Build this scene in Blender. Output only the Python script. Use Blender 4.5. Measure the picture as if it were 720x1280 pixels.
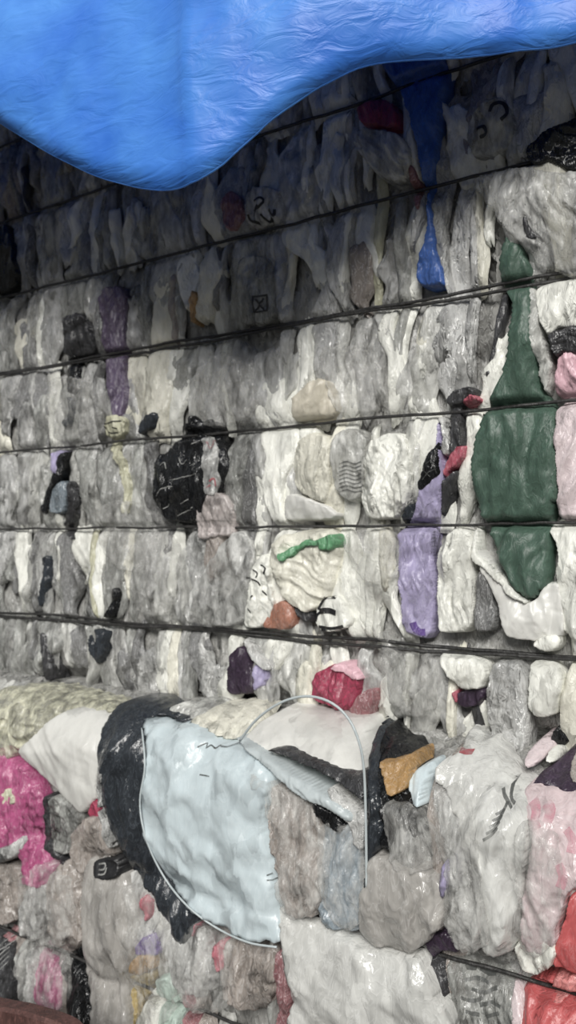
import bpy, math, random
import numpy as np
from mathutils import Vector, Matrix
from mathutils.geometry import delaunay_2d_cdt

for _o in list(bpy.data.objects):
    bpy.data.objects.remove(_o)
scene = bpy.context.scene
COL = scene.collection

# ------------------------------------------------------------------ camera
FPX = 1050.0                      # focal length in pixels of the 720x1280 frame
D = 1.49                          # camera distance in front of the upper bale face (plane y = 0)
CAMZ = 1.5
YAW = math.radians(34.4)          # the camera is turned to the left of the wall's normal
PITCH = math.atan(33.0 / FPX)
fwd = Vector((-math.sin(YAW) * math.cos(PITCH), math.cos(YAW) * math.cos(PITCH), math.sin(PITCH)))
right = Vector((math.cos(YAW), math.sin(YAW), 0))
up = right.cross(fwd)
CAM = Vector((0, -D, CAMZ))
cam_d = bpy.data.cameras.new('camera')
cam_d.sensor_fit = 'VERTICAL'
cam_d.sensor_height = 36.0
cam_d.lens = FPX * 36.0 / 1280.0
cam_d.clip_start = 0.01
cam_d.dof.use_dof = True               # the phone's picture is a little soft
cam_d.dof.focus_distance = 1.25
cam_d.dof.aperture_fstop = 4.8
cam = bpy.data.objects.new('camera', cam_d)
COL.objects.link(cam)
cam.matrix_world = Matrix(((right.x, up.x, -fwd.x, CAM.x), (right.y, up.y, -fwd.y, CAM.y),
                           (right.z, up.z, -fwd.z, CAM.z), (0, 0, 0, 1)))
scene.camera = cam

# ------------------------------------------------------------------ light: overcast sky and a veiled sun
world = bpy.data.worlds.new('overcast_sky')
scene.world = world
world.use_nodes = True
nt = world.node_tree
nt.nodes.clear()
wo = nt.nodes.new('ShaderNodeOutputWorld')
bg = nt.nodes.new('ShaderNodeBackground')
tc = nt.nodes.new('ShaderNodeTexCoord')
sx = nt.nodes.new('ShaderNodeSeparateXYZ')
mr = nt.nodes.new('ShaderNodeMapRange')          # an overcast sky is about three times brighter overhead
mr.inputs['From Min'].default_value = 0.0
mr.inputs['From Max'].default_value = 1.0
mr.inputs['To Min'].default_value = 0.15
mr.inputs['To Max'].default_value = 0.56
nt.links.new(tc.outputs['Generated'], sx.inputs[0])
nt.links.new(sx.outputs['Z'], mr.inputs['Value'])
nt.links.new(mr.outputs[0], bg.inputs['Strength'])
bg.inputs['Color'].default_value = (0.93, 0.97, 1.0, 1)
nt.links.new(bg.outputs[0], wo.inputs[0])
sun_d = bpy.data.lights.new('veiled_sun', 'SUN')
sun_d.energy = 3.9
sun_d.angle = math.radians(26)
sun_d.color = (1.0, 0.98, 0.94)
sun = bpy.data.objects.new('veiled_sun', sun_d)
COL.objects.link(sun)
sun.rotation_euler = Vector((-0.42, 1.0, -0.70)).to_track_quat('-Z', 'Y').to_euler()
vs = scene.view_settings
vs.view_transform = 'Standard'
vs.look = 'None'
vs.exposure = -0.3
vs.gamma = 1.0
vs.use_curve_mapping = False


# ------------------------------------------------------------------ numeric helpers
def pix(px, py, off):
    """a pixel of the 720x1280 frame -> the point of the plane y = -off behind it"""
    d = fwd + right * ((px - 360) / FPX) + up * ((640 - py) / FPX)
    t = (D - off) / d.y
    p = CAM + d * t
    return p.x, p.z


_perm = np.random.RandomState(5).permutation(512).astype(np.int64)
_g = np.random.RandomState(6).rand(512) * 2 * math.pi
_gx, _gy = np.cos(_g), np.sin(_g)


def pn(x, y, seed=0):
    x = np.asarray(x, float) + seed * 17.31
    y = np.asarray(y, float) + seed * 9.77
    xi, yi = np.floor(x).astype(np.int64), np.floor(y).astype(np.int64)
    xf, yf = x - xi, y - yi
    u, v = xf * xf * xf * (xf * (xf * 6 - 15) + 10), yf * yf * yf * (yf * (yf * 6 - 15) + 10)

    def gr(a, b, dx, dy):
        h = _perm[(_perm[a & 511] + b) & 511]
        return _gx[h] * dx + _gy[h] * dy
    n0 = gr(xi, yi, xf, yf) * (1 - u) + gr(xi + 1, yi, xf - 1, yf) * u
    n1 = gr(xi, yi + 1, xf, yf - 1) * (1 - u) + gr(xi + 1, yi + 1, xf - 1, yf - 1) * u
    return (n0 * (1 - v) + n1 * v) * 1.5


def tri(t):
    return np.abs((t % 1.0) * 2 - 1)


def crumple(x, z, seed, L):
    """piecewise flat facets with sharp creases, about -0.5..0.5"""
    r = random.Random(seed * 7 + 1)
    wx = x + 0.45 * L * pn(x / L / 1.3, z / L / 1.3, seed + 3)
    wz = z + 0.45 * L * pn(x / L / 1.3, z / L / 1.3, seed + 11)
    a = np.zeros_like(x)
    b = np.zeros_like(x)
    for i in range(4):
        t = r.random() * math.pi
        f = 1.0 / (L * (0.7 + 1.6 * r.random()))
        a += tri((wx * math.cos(t) + wz * math.sin(t)) * f + r.random()) / 4
        t = r.random() * math.pi
        f = 1.0 / (L * (0.7 + 1.6 * r.random()))
        b += tri((wx * math.cos(t) + wz * math.sin(t)) * f + r.random()) / 4
    return np.maximum(a, b) - 0.6 + 0.35 * np.minimum(a, b)


def folds(x, z, seed, w, ang=0.0, stretch=6.0):
    """long gathered folds running along the direction ang (0 = vertical), about -0.5..0.5"""
    c, s = math.cos(ang), math.sin(ang)
    a = x * c + z * s
    b = -x * s + z * c
    a = a + 0.9 * w * pn(a / (3 * w), b / (3.0 * w), seed + 5)
    n = pn(a / w, b / (w * stretch), seed)
    m = pn(a / (0.45 * w), b / (0.45 * w * stretch), seed + 1)
    return (0.5 - np.abs(n) * 1.7) * 0.75 + (0.5 - np.abs(m) * 1.7) * 0.3


def sm(t):
    t = np.clip(t, 0, 1)
    return t * t * (3 - 2 * t)


# ------------------------------------------------------------------ the two bales: wire heights and face relief
SEAM = 1.13
TOP = 2.84
WZ = [2.605, 2.387, 2.174, 1.956, 1.738, 1.525, 1.293]          # upper bale, from the top
WLOW = [0.807, 0.553, 0.30]                               # lower bale
PL = 0.15                                                 # how far the lower bale stands proud
EDGE_U = [TOP] + WZ + [SEAM - 0.02]
EDGE_L = [1.12] + WLOW + [0.05]


def bulge(z, edges):
    q = np.zeros_like(z)
    for a, b in zip(edges[:-1], edges[1:]):
        m = (z <= a) & (z > b)
        t = (z - b) / (a - b)
        q = np.where(m, 1 - np.abs(2 * t - 1) ** 2.6, q)
    return q


def wire_near(z, wires, r=0.016):
    k = np.ones_like(z)
    for w in wires:
        k = np.minimum(k, sm(np.abs(z - w) / r))
    return k


def face(x, z, low, flat=0.0):
    """relief shared by everything pressed into the face: swelling between the wires, gathered vertical folds, dents"""
    x = np.asarray(x, float)
    z = np.asarray(z, float)
    rel = 0.009 * folds(x, z, 43, 0.06, 0.0, 4.0) + 0.014 * crumple(x, z, 44, 0.11) + 0.010 * pn(x / 0.17, z / 0.15, 40)
    rel = rel * (1 - flat)
    if low:
        o = PL + 0.022 * bulge(z, EDGE_L) + 1.3 * rel + 0.018 * (1 - flat) * pn(x / 0.2, z / 0.2, 46)
        t = np.clip((1.16 - z) / 0.13, 0, 1)
        return o - (PL + 0.03) * (1 - np.sqrt(1 - (1 - t) ** 2))
    return 0.012 * bulge(z, EDGE_U) + rel


def squeeze(o, x, z, low, over=0.0):
    """near a wire everything is pressed back to the bale's face"""
    b = PL if low else 0.0
    k = wire_near(z, WLOW if low else WZ)
    k = np.maximum(k, over)
    flat = b + (o - b) * 0.4 - 0.001
    return flat * (1 - k) + o * k


# ------------------------------------------------------------------ materials
def lin(c):
    c = c / 255.0
    return c / 12.92 if c <= 0.04045 else ((c + 0.055) / 1.055) ** 2.4


def rgb(c):
    return (lin(c[0]), lin(c[1]), lin(c[2]), 1.0)


MATS = {}


def film(name, col, rough=0.3, alpha=1.0, vary=0.18, bump=0.5, scale=1.0, sss=0.0, metal=0.0, facet=None):
    """crumpled plastic film: colour streaks along the folds, fine creases in relief, glossy, more or less clear"""
    if name in MATS:
        return MATS[name]
    m = bpy.data.materials.new(name)
    m.use_nodes = True
    n = m.node_tree
    L = n.links
    n.nodes.clear()
    out = n.nodes.new('ShaderNodeOutputMaterial')
    p = n.nodes.new('ShaderNodeBsdfPrincipled')
    geo = n.nodes.new('ShaderNodeNewGeometry')
    inf = n.nodes.new('ShaderNodeObjectInfo')
    mp = n.nodes.new('ShaderNodeMapping')
    facet = 0.62 * (bump / 0.5) ** 0.7 if facet is None else facet
    mp.inputs['Scale'].default_value = (1, 1, 0.38)
    L.new(geo.outputs['Position'], mp.inputs['Vector'])
    n1 = n.nodes.new('ShaderNodeTexNoise')
    n1.noise_dimensions = '4D'
    n1.inputs['Scale'].default_value = 45 * scale
    n1.inputs['Detail'].default_value = 3
    n1.inputs['Roughness'].default_value = 0.55
    n1.inputs['Distortion'].default_value = 0.8
    L.new(mp.outputs[0], n1.inputs['Vector'])
    wv = n.nodes.new('ShaderNodeMath')
    wv.operation = 'MULTIPLY'
    wv.inputs[1].default_value = 30
    L.new(inf.outputs['Random'], wv.inputs[0])
    L.new(wv.outputs[0], n1.inputs['W'])
    # value: object tone and streaks
    mr1 = n.nodes.new('ShaderNodeMapRange')
    mr1.inputs['From Min'].default_value = 0.3
    mr1.inputs['From Max'].default_value = 0.7
    mr1.inputs['To Min'].default_value = 1 - vary * 1.5
    mr1.inputs['To Max'].default_value = 1 + vary * 0.8
    L.new(n1.outputs['Fac'], mr1.inputs['Value'])
    mr2 = n.nodes.new('ShaderNodeMapRange')
    mr2.inputs['To Min'].default_value = 1 - vary
    mr2.inputs['To Max'].default_value = 1 + vary * 0.5
    L.new(inf.outputs['Random'], mr2.inputs['Value'])
    mu = n.nodes.new('ShaderNodeMath')
    mu.operation = 'MULTIPLY'
    L.new(mr1.outputs[0], mu.inputs[0])
    L.new(mr2.outputs[0], mu.inputs[1])
    hs = n.nodes.new('ShaderNodeHueSaturation')
    hs.inputs['Color'].default_value = rgb(col)
    hs.inputs['Saturation'].default_value = 0.84
    # relief
    n2 = n.nodes.new('ShaderNodeTexNoise')
    n2.inputs['Scale'].default_value = 75 * scale
    n2.inputs['Detail'].default_value = 3
    n2.inputs['Distortion'].default_value = 1.5
    L.new(mp.outputs[0], n2.inputs['Vector'])
    ad = n.nodes.new('ShaderNodeVectorMath')
    ad.operation = 'MULTIPLY_ADD'
    L.new(n2.outputs['Color'], ad.inputs[0])
    ad.inputs[1].default_value = (0.03, 0.03, 0.03)
    L.new(geo.outputs['Position'], ad.inputs[2])
    mp2 = n.nodes.new('ShaderNodeMapping')
    mp2.inputs['Rotation'].default_value = (0.2, 0.75, 0.3)
    mp2.inputs['Scale'].default_value = (1, 1, 0.4)
    L.new(ad.outputs[0], mp2.inputs['Vector'])
    n3 = n.nodes.new('ShaderNodeTexNoise')
    n3.inputs['Scale'].default_value = 30 * scale
    n3.inputs['Detail'].default_value = 2
    L.new(mp2.outputs[0], n3.inputs['Vector'])

    def ridge(sock):
        q = n.nodes.new('ShaderNodeMath')
        q.operation = 'SUBTRACT'
        q.inputs[1].default_value = 0.5
        L.new(sock, q.inputs[0])
        r_ = n.nodes.new('ShaderNodeMath')
        r_.operation = 'ABSOLUTE'
        L.new(q.outputs[0], r_.inputs[0])
        return r_.outputs[0]
    rd = ridge(n2.outputs['Fac'])
    mw = n.nodes.new('ShaderNodeMapRange')
    mw.inputs['From Max'].default_value = 0.035
    mw.inputs['To Min'].default_value = min(0.5, vary * 2.5)
    mw.inputs['To Max'].default_value = 0.0
    L.new(rd, mw.inputs['Value'])
    cw_ = n.nodes.new('ShaderNodeMix')
    cw_.data_type = 'RGBA'
    cw_.inputs['B'].default_value = tuple(min(1.0, v * 0.55 + 0.42) for v in rgb(col)[:3]) + (1,) if sum(col) > 300 else tuple(v * 2.2 + 0.03 for v in rgb(col)[:3]) + (1,)
    L.new(mw.outputs[0], cw_.inputs['Factor'])
    L.new(hs.outputs[0], cw_.inputs['A'])
    L.new(cw_.outputs['Result'], p.inputs['Base Color'])
    b1 = n.nodes.new('ShaderNodeBump')
    b1.invert = True
    b1.inputs['Strength'].default_value = bump
    b1.inputs['Distance'].default_value = 0.007
    L.new(rd, b1.inputs['Height'])
    b2 = n.nodes.new('ShaderNodeBump')
    b2.inputs['Strength'].default_value = bump
    b2.inputs['Distance'].default_value = 0.012
    L.new(ridge(n3.outputs['Fac']), b2.inputs['Height'])
    L.new(b1.outputs[0], b2.inputs['Normal'])
    # creased facets: every little cell of the film is tilted its own way
    nrm = b2.outputs[0]
    cells = []
    for sc, kk, st in ((22, 1.0, 0.42), (64, 0.6, 0.6)):
        m3 = n.nodes.new('ShaderNodeMapping')
        m3.inputs['Scale'].default_value = (1, 1, st)
        m3.inputs['Rotation'].default_value = (0, 0.25 if sc < 40 else -0.4, 0)
        L.new(ad.outputs[0], m3.inputs['Vector'])
        vo = n.nodes.new('ShaderNodeTexVoronoi')
        vo.inputs['Scale'].default_value = sc * scale
        L.new(m3.outputs[0], vo.inputs['Vector'])
        sb = n.nodes.new('ShaderNodeVectorMath')
        sb.operation = 'SUBTRACT'
        sb.inputs[1].default_value = (0.5, 0.5, 0.5)
        L.new(vo.outputs['Color'], sb.inputs[0])
        sk = n.nodes.new('ShaderNodeVectorMath')
        sk.operation = 'SCALE'
        sk.inputs['Scale'].default_value = facet * kk
        L.new(sb.outputs[0], sk.inputs[0])
        av = n.nodes.new('ShaderNodeVectorMath')
        av.operation = 'ADD'
        L.new(nrm, av.inputs[0])
        L.new(sk.outputs[0], av.inputs[1])
        nrm = av.outputs[0]
        cells.append(vo.outputs['Color'])
    nz = n.nodes.new('ShaderNodeVectorMath')
    nz.operation = 'NORMALIZE'
    L.new(nrm, nz.inputs[0])
    L.new(nz.outputs[0], p.inputs['Normal'])
    # overlapping layers: some cells are a little lighter or darker
    sp = n.nodes.new('ShaderNodeSeparateXYZ')
    L.new(cells[0], sp.inputs[0])
    mc = n.nodes.new('ShaderNodeMapRange')
    mc.inputs['To Min'].default_value = 1 - vary * 0.4
    mc.inputs['To Max'].default_value = 1 + vary * 0.25
    L.new(sp.outputs[1], mc.inputs['Value'])
    mm = n.nodes.new('ShaderNodeMath')
    mm.operation = 'MULTIPLY'
    L.new(mu.outputs[0], mm.inputs[0])
    L.new(mc.outputs[0], mm.inputs[1])
    L.new(mm.outputs[0], hs.inputs['Value'])
    p.inputs['Roughness'].default_value = rough
    p.inputs['Metallic'].default_value = metal
    last = p.outputs[0]
    if sss > 0:
        tr = n.nodes.new('ShaderNodeBsdfTranslucent')
        L.new(hs.outputs[0], tr.inputs['Color'])
        mx = n.nodes.new('ShaderNodeMixShader')
        mx.inputs[0].default_value = sss
        L.new(last, mx.inputs[1])
        L.new(tr.outputs[0], mx.inputs[2])
        last = mx.outputs[0]
    if alpha < 1:
        tp = n.nodes.new('ShaderNodeBsdfTransparent')
        mx = n.nodes.new('ShaderNodeMixShader')
        ma = n.nodes.new('ShaderNodeMapRange')
        ma.inputs['From Min'].default_value = 0.35
        ma.inputs['From Max'].default_value = 0.65
        ma.inputs['To Min'].default_value = max(alpha - 0.35, 0.08)
        ma.inputs['To Max'].default_value = min(alpha + 0.3, 1.0)
        L.new(n1.outputs['Fac'], ma.inputs['Value'])
        L.new(ma.outputs[0], mx.inputs[0])
        L.new(tp.outputs[0], mx.inputs[1])
        L.new(last, mx.inputs[2])
        last = mx.outputs[0]
    L.new(last, out.inputs['Surface'])
    MATS[name] = m
    return m


film('white_film', (240, 240, 230), 0.33, vary=0.12)
film('cream_film', (228, 225, 208), 0.33, vary=0.12)
film('pale_grey_film', (212, 212, 206), 0.18, alpha=0.85, vary=0.16)
film('grey_film', (172, 173, 168), 0.16, alpha=0.8, vary=0.2)
film('dark_grey_film', (128, 128, 127), 0.26, vary=0.22)
film('silver_film', (196, 196, 193), 0.1, vary=0.25, bump=0.8)
film('clear_film', (214, 214, 210), 0.12, alpha=0.55, vary=0.15, bump=0.6)
film('hazy_film', (205, 205, 202), 0.15, alpha=0.72, vary=0.15, bump=0.5)
film('clear_soft', (222, 221, 216), 0.12, alpha=0.14, vary=0.12, bump=0.5, facet=0.4)
film('print_rose', (214, 130, 150), 0.4, alpha=0.35, vary=0.1, bump=0.1)
film('taupe_film', (160, 150, 142), 0.24, vary=0.2)
film('straw_film', (205, 203, 172), 0.3, vary=0.15)
film('straw_clear', (205, 203, 176), 0.25, alpha=0.7, vary=0.2)
film('rose_film', (218, 200, 202), 0.3, vary=0.12)
film('core_film', (178, 177, 172), 0.35, vary=0.35, bump=0.9, scale=0.8)
film('green_weave', (66, 92, 78), 0.45, vary=0.1, bump=0.3, facet=0.28)
film('blue_film', (16, 84, 168), 0.35, vary=0.1, bump=0.3)
film('pink_film', (226, 176, 188), 0.35, vary=0.08, bump=0.3)
film('lilac_film', (170, 160, 200), 0.32, vary=0.12, bump=0.4)
film('violet_film', (98, 62, 150), 0.32, vary=0.12)
film('purple_film', (102, 86, 114), 0.35, vary=0.15)
film('plum_film', (58, 44, 62), 0.35, vary=0.15)
film('black_film', (24, 25, 27), 0.22, vary=0.25, bump=0.45)
film('slate_film', (48, 53, 59), 0.2, vary=0.2, bump=0.3, facet=0.3)
film('charcoal_film', (62, 62, 64), 0.28, vary=0.2)
film('magenta_film', (156, 30, 70), 0.35, vary=0.15)
film('hot_pink_film', (188, 60, 128), 0.28, vary=0.15)
film('rosy_film', (150, 96, 100), 0.28, vary=0.2)
film('raspberry_film', (190, 66, 92), 0.3, vary=0.12)
film('red_film', (196, 56, 58), 0.35, vary=0.08, bump=0.3)
film('coral_film', (212, 116, 112), 0.3, vary=0.1)
film('orange_film', (176, 112, 84), 0.3, vary=0.15)
film('gold_film', (182, 136, 62), 0.35, vary=0.15)
film('mustard_film', (172, 150, 90), 0.35, vary=0.15)
film('leaf_film', (92, 162, 110), 0.3, vary=0.1)
film('ice_blue_sack', (202, 217, 222), 0.3, vary=0.08, bump=0.25, scale=0.45, facet=0.42)
film('mint_film', (186, 206, 194), 0.32, vary=0.08)
film('white_sack', (220, 219, 213), 0.34, vary=0.06, bump=0.2, scale=0.5, facet=0.32)
film('hem_white', (190, 200, 202), 0.35, vary=0.04, bump=0.1)
film('blue_grey_film', (142, 156, 166), 0.22, vary=0.2)
film('beige_film', (206, 198, 178), 0.4, vary=0.06, bump=0.15)
film('print_black', (38, 38, 40), 0.4, vary=0.1, bump=0.1)
film('print_grey', (84, 86, 84), 0.4, alpha=0.6, vary=0.1, bump=0.1)
film('print_pale', (176, 176, 172), 0.4, alpha=0.6, vary=0.1, bump=0.1)
film('print_red', (170, 60, 72), 0.4, alpha=0.6, vary=0.1, bump=0.1)
film('wire_steel', (52, 51, 50), 0.5, vary=0.25, bump=0.2)
film('brown_board', (92, 58, 52), 0.6, vary=0.2, bump=0.3)


# ------------------------------------------------------------------ object helpers
def tag(o, label=None, cat=None, group=None, kind=None):
    if label:
        o['label'] = label
    if cat:
        o['category'] = cat
    if group:
        o['group'] = group
    if kind:
        o['kind'] = kind
    return o


def mesh_obj(name, V, F, mat, parent=None, smooth=True):
    V = np.asarray(V, float)
    lo, hi = V.min(0), V.max(0)
    org = np.array([(lo[0] + hi[0]) / 2, hi[1], lo[2]])
    if parent is not None:
        root = parent
        while root.parent is not None:
            root = root.parent
        org = np.array(root.location)
    me = bpy.data.meshes.new(name)
    me.from_pydata((V - org).tolist(), [], F)
    if smooth:
        me.polygons.foreach_set('use_smooth', [True] * len(me.polygons))
    me.materials.append(MATS[mat] if isinstance(mat, str) else mat)
    me.update()
    o = bpy.data.objects.new(name, me)
    COL.objects.link(o)
    if parent is not None:
        o.parent = parent
    else:
        o.location = org.tolist()
    return o


def empty(name, loc):
    o = bpy.data.objects.new(name, None)
    o.empty_display_size = 0.05
    COL.objects.link(o)
    o.location = loc
    return o


def tube(path, r, k=8):
    """V, F of a tube along a list of points"""
    P = [Vector(p) for p in path]
    V, F = [], []
    for i, p in enumerate(P):
        t = (P[min(i + 1, len(P) - 1)] - P[max(i - 1, 0)]).normalized()
        a = t.cross(Vector((0, 0.3, 1))).normalized()
        if a.length < 0.1:
            a = t.cross(Vector((0, 1, 0))).normalized()
        b = t.cross(a)
        rr = r(i / (len(P) - 1)) if callable(r) else r
        for j in range(k):
            w = 2 * math.pi * j / k
            V.append(tuple(p + a * (rr * math.cos(w)) + b * (rr * math.sin(w))))
    for i in range(len(P) - 1):
        for j in range(k):
            F.append((i * k + j, i * k + (j + 1) % k, (i + 1) * k + (j + 1) % k, (i + 1) * k + j))
    F.append(tuple(range(k))[::-1])
    F.append(tuple((len(P) - 1) * k + j for j in range(k)))
    return V, F


def grid_faces(nx, nz, o=0):
    F = []
    for j in range(nz - 1):
        for i in range(nx - 1):
            a = o + j * nx + i
            F.append((a, a + 1, a + nx + 1, a + nx))
    return F


def spline(pts, closed=True, step=0.006):
    P = np.array(pts, float)
    n = len(P)
    out = []
    rng = range(n if closed else n - 1)
    for i in rng:
        if closed:
            p0, p1, p2, p3 = P[(i - 1) % n], P[i], P[(i + 1) % n], P[(i + 2) % n]
        else:
            p0, p1, p2, p3 = P[max(i - 1, 0)], P[i], P[i + 1], P[min(i + 2, n - 1)]
        k = max(2, int(np.linalg.norm(p2 - p1) / step))
        for j in range(k):
            t = j / k
            out.append(0.5 * ((2 * p1) + (-p0 + p2) * t + (2 * p0 - 5 * p1 + 4 * p2 - p3) * t * t + (-p0 + 3 * p1 - 3 * p2 + p3) * t ** 3))
    if not closed:
        out.append(P[-1])
    return np.array(out)


def inside(x, z, poly):
    c = np.zeros(len(x), bool)
    n = len(poly)
    for i in range(n):
        x1, z1 = poly[i]
        x2, z2 = poly[(i + 1) % n]
        if z1 == z2:
            continue
        m = ((z1 > z) != (z2 > z)) & (x < (x2 - x1) * (z - z1) / (z2 - z1) + x1)
        c ^= m
    return c


def edge_dist(x, z, poly):
    d = np.full(len(x), 9.0)
    n = len(poly)
    for i in range(n):
        a = poly[i]
        b = poly[(i + 1) % n]
        e = b - a
        l2 = max(e @ e, 1e-12)
        t = np.clip(((x - a[0]) * e[0] + (z - a[1]) * e[1]) / l2, 0, 1)
        d = np.minimum(d, np.hypot(x - a[0] - t * e[0], z - a[1] - t * e[1]))
    return d


SEED = [100]
PATCHES = []       # outlines of the built pieces, so that fillers stay out from under them
ANCHORS = []


class Patch:
    pass


def patch(name, mat, pts, label=None, cat=None, low=False, lift=0.02, T=0.012, R=0.02, fa=0.006, fw=0.02, ang=0.0,
          ca=0.005, cw=0.03, over=0.0, re=0.003, tuck=0.008, parent=None, group=None, anchor=None, jag=0.0035, flat=0.0, depth=0.03):
    """one piece of film or one bag pressed into the bale's face: outline given in photo pixels, set on the bale's face,
    swelling outwards by T, gathered in folds, creased, its border tucked back between its neighbours"""
    SEED[0] += 1
    seed = SEED[0]
    lift, T, tuck = (0.005 if low else 0.013) + lift * 0.36, T * 0.45, min(tuck, 0.01) * 0.5
    fa, ca = min(fa * 0.8, fw * 0.32), min(ca * 0.8, cw * 0.24)
    off = (PL + 0.02 if low else 0.012) + lift + 0.6 * T
    W = []
    for a, b in pts:
        x, z = pix(a, b, off)
        for _ in range(4):
            h0 = squeeze(face(np.array([x]), np.array([z]), low, flat) + lift + 0.3 * T, np.array([x]), np.array([z]), low, over)
            x, z = pix(a, b, float(h0[0]))
        W.append((x, z))
    P0 = np.array(W)
    area = 0.5 * abs(np.dot(P0[:, 0], np.roll(P0[:, 1], 1)) - np.dot(P0[:, 1], np.roll(P0[:, 0], 1)))
    res = min(max(math.sqrt(area / 2200.0), 0.0028), 0.0075)
    B = spline(W, True, res * 1.3)
    if jag:
        s = np.cumsum(np.linalg.norm(np.diff(B, axis=0, prepend=B[:1]), axis=1)) / 0.022
        B = B + jag * np.stack([pn(s, s * 0 + seed), pn(s + 50, s * 0 + seed)], 1)
    lo, hi = B.min(0), B.max(0)
    xs = np.arange(lo[0], hi[0], res)
    zs = np.arange(lo[1], hi[1], res * 0.87)
    gx, gz = np.meshgrid(xs, zs)
    gx = gx + (np.arange(len(zs)) % 2)[:, None] * res * 0.5
    gx, gz = gx.ravel(), gz.ravel()
    k = inside(gx, gz, B)
    gx, gz = gx[k], gz[k]
    k = edge_dist(gx, gz, B) > res * 0.55
    gx, gz = gx[k], gz[k]
    nb = len(B)
    v2 = [Vector((float(a), float(b))) for a, b in B] + [Vector((float(a), float(b))) for a, b in zip(gx, gz)]
    rv, redge, rf, ov, oe, of = delaunay_2d_cdt(v2, [], [list(range(nb))], 1, 1e-6)
    X = np.array([v.x for v in rv])
    Z = np.array([v.y for v in rv])
    bcut = B if nb < 160 else B[::2]

    def height(x, z):
        d = edge_dist(x, z, bcut)
        e = sm(d / re)
        o = face(x, z, low, flat) - tuck + (lift + tuck) * e + T * (1 - np.exp(-d / R))
        o = o + e * (fa * folds(x, z, seed, fw, ang) + ca * crumple(x, z, seed, cw) + 0.35 * ca * crumple(x, z, seed + 9, cw * 0.4))
        return squeeze(o, x, z, low, over)
    Y = -height(X, Z)
    V = np.stack([X, Y, Z], 1)
    F = []
    for f in rf:
        f = tuple(f)
        a, b, c = V[f[0]], V[f[1]], V[f[2]]
        if (b[0] - a[0]) * (c[2] - a[2]) - (b[2] - a[2]) * (c[0] - a[0]) < 0:
            f = f[::-1]
        F.append(f)
    # a rim that runs back into the bale, so that the piece has depth
    cnt = {}
    for f in F:
        for i in range(3):
            a, b = f[i], f[(i + 1) % 3]
            cnt[(a, b)] = 1
    rim = [(a, b) for (a, b) in cnt if (b, a) not in cnt]
    back = {}
    V = V.tolist()
    for a, b in rim:
        for q in (a, b):
            if q not in back:
                back[q] = len(V)
                V.append([V[q][0], V[q][1] + depth, V[q][2]])
    for a, b in rim:
        F.append((b, a, back[a], back[b]))
    o = mesh_obj(name, V, F, mat, parent)
    tag(o, label, cat, group)
    pt = Patch()
    pt.obj, pt.h, pt.low, pt.off = o, height, low, off
    if parent is None or parent.type == 'EMPTY':
        PATCHES.append((low, B))
    if anchor:
        ANCHORS.append((anchor, sum(p[0] for p in pts) / len(pts), sum(p[1] for p in pts) / len(pts)))
    return pt


def strokes(pt, name, mat, lines, w=2.0, label=None, lift=0.0016):
    """flat print on a piece: strokes in photo pixels, lying on the piece's own relief, as one part of it"""
    V, F = [], []
    for ln in lines:
        P = []
        for a, b in ln:
            x, z = pix(a, b, pt.off)
            for _ in range(4):
                x, z = pix(a, b, float(pt.h(np.array([x]), np.array([z]))[0]))
            P.append((x, z))
        P = np.array(P)
        P = spline(P, False, 0.004) if len(P) > 2 else spline(P, False, 0.004)
        n = len(P)
        T_ = np.gradient(P, axis=0)
        T_ /= np.maximum(np.linalg.norm(T_, axis=1)[:, None], 1e-9)
        N = np.stack([-T_[:, 1], T_[:, 0]], 1)
        hw = w * 0.5 * 1.7 / FPX
        o = len(V)
        for s in (-1, 0, 1):
            Q = P + N * hw * s
            y = -(pt.h(Q[:, 0], Q[:, 1]) + lift)
            V += np.stack([Q[:, 0], y, Q[:, 1]], 1).tolist()
        for r in range(2):
            for i in range(n - 1):
                a = o + r * n + i
                F.append((a, a + 1, a + n + 1, a + n))
    c = mesh_obj(name, V, F, mat, pt.obj)
    if label:
        c['label'] = label
    return c


# ================================================================== the setting
def box(name, x0, x1, y0, y1, z0, z1, mat, parent=None):
    V = [(x0, y0, z0), (x1, y0, z0), (x1, y1, z0), (x0, y1, z0), (x0, y0, z1), (x1, y0, z1), (x1, y1, z1), (x0, y1, z1)]
    F = [(0, 3, 2, 1), (4, 5, 6, 7), (0, 1, 5, 4), (1, 2, 6, 5), (2, 3, 7, 6), (3, 0, 4, 7)]
    return mesh_obj(name, V, F, mat, parent, smooth=False)


film('yard_concrete', (74, 72, 69), 0.85, vary=0.2, bump=0.2, scale=0.2)
gx_, gz_ = np.meshgrid(np.linspace(-8, 7, 31), np.linspace(-9, 4, 27))
gV = np.stack([gx_.ravel(), gz_.ravel(), 0.006 * pn(gx_.ravel(), gz_.ravel(), 3) - 0.012], 1)
ground = mesh_obj('floor', gV, grid_faces(31, 27), 'yard_concrete')
tag(ground, kind='structure')

# ------------------------------------------------------------------ bales: core, wires
X0, X1 = -2.75, 0.55


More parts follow.
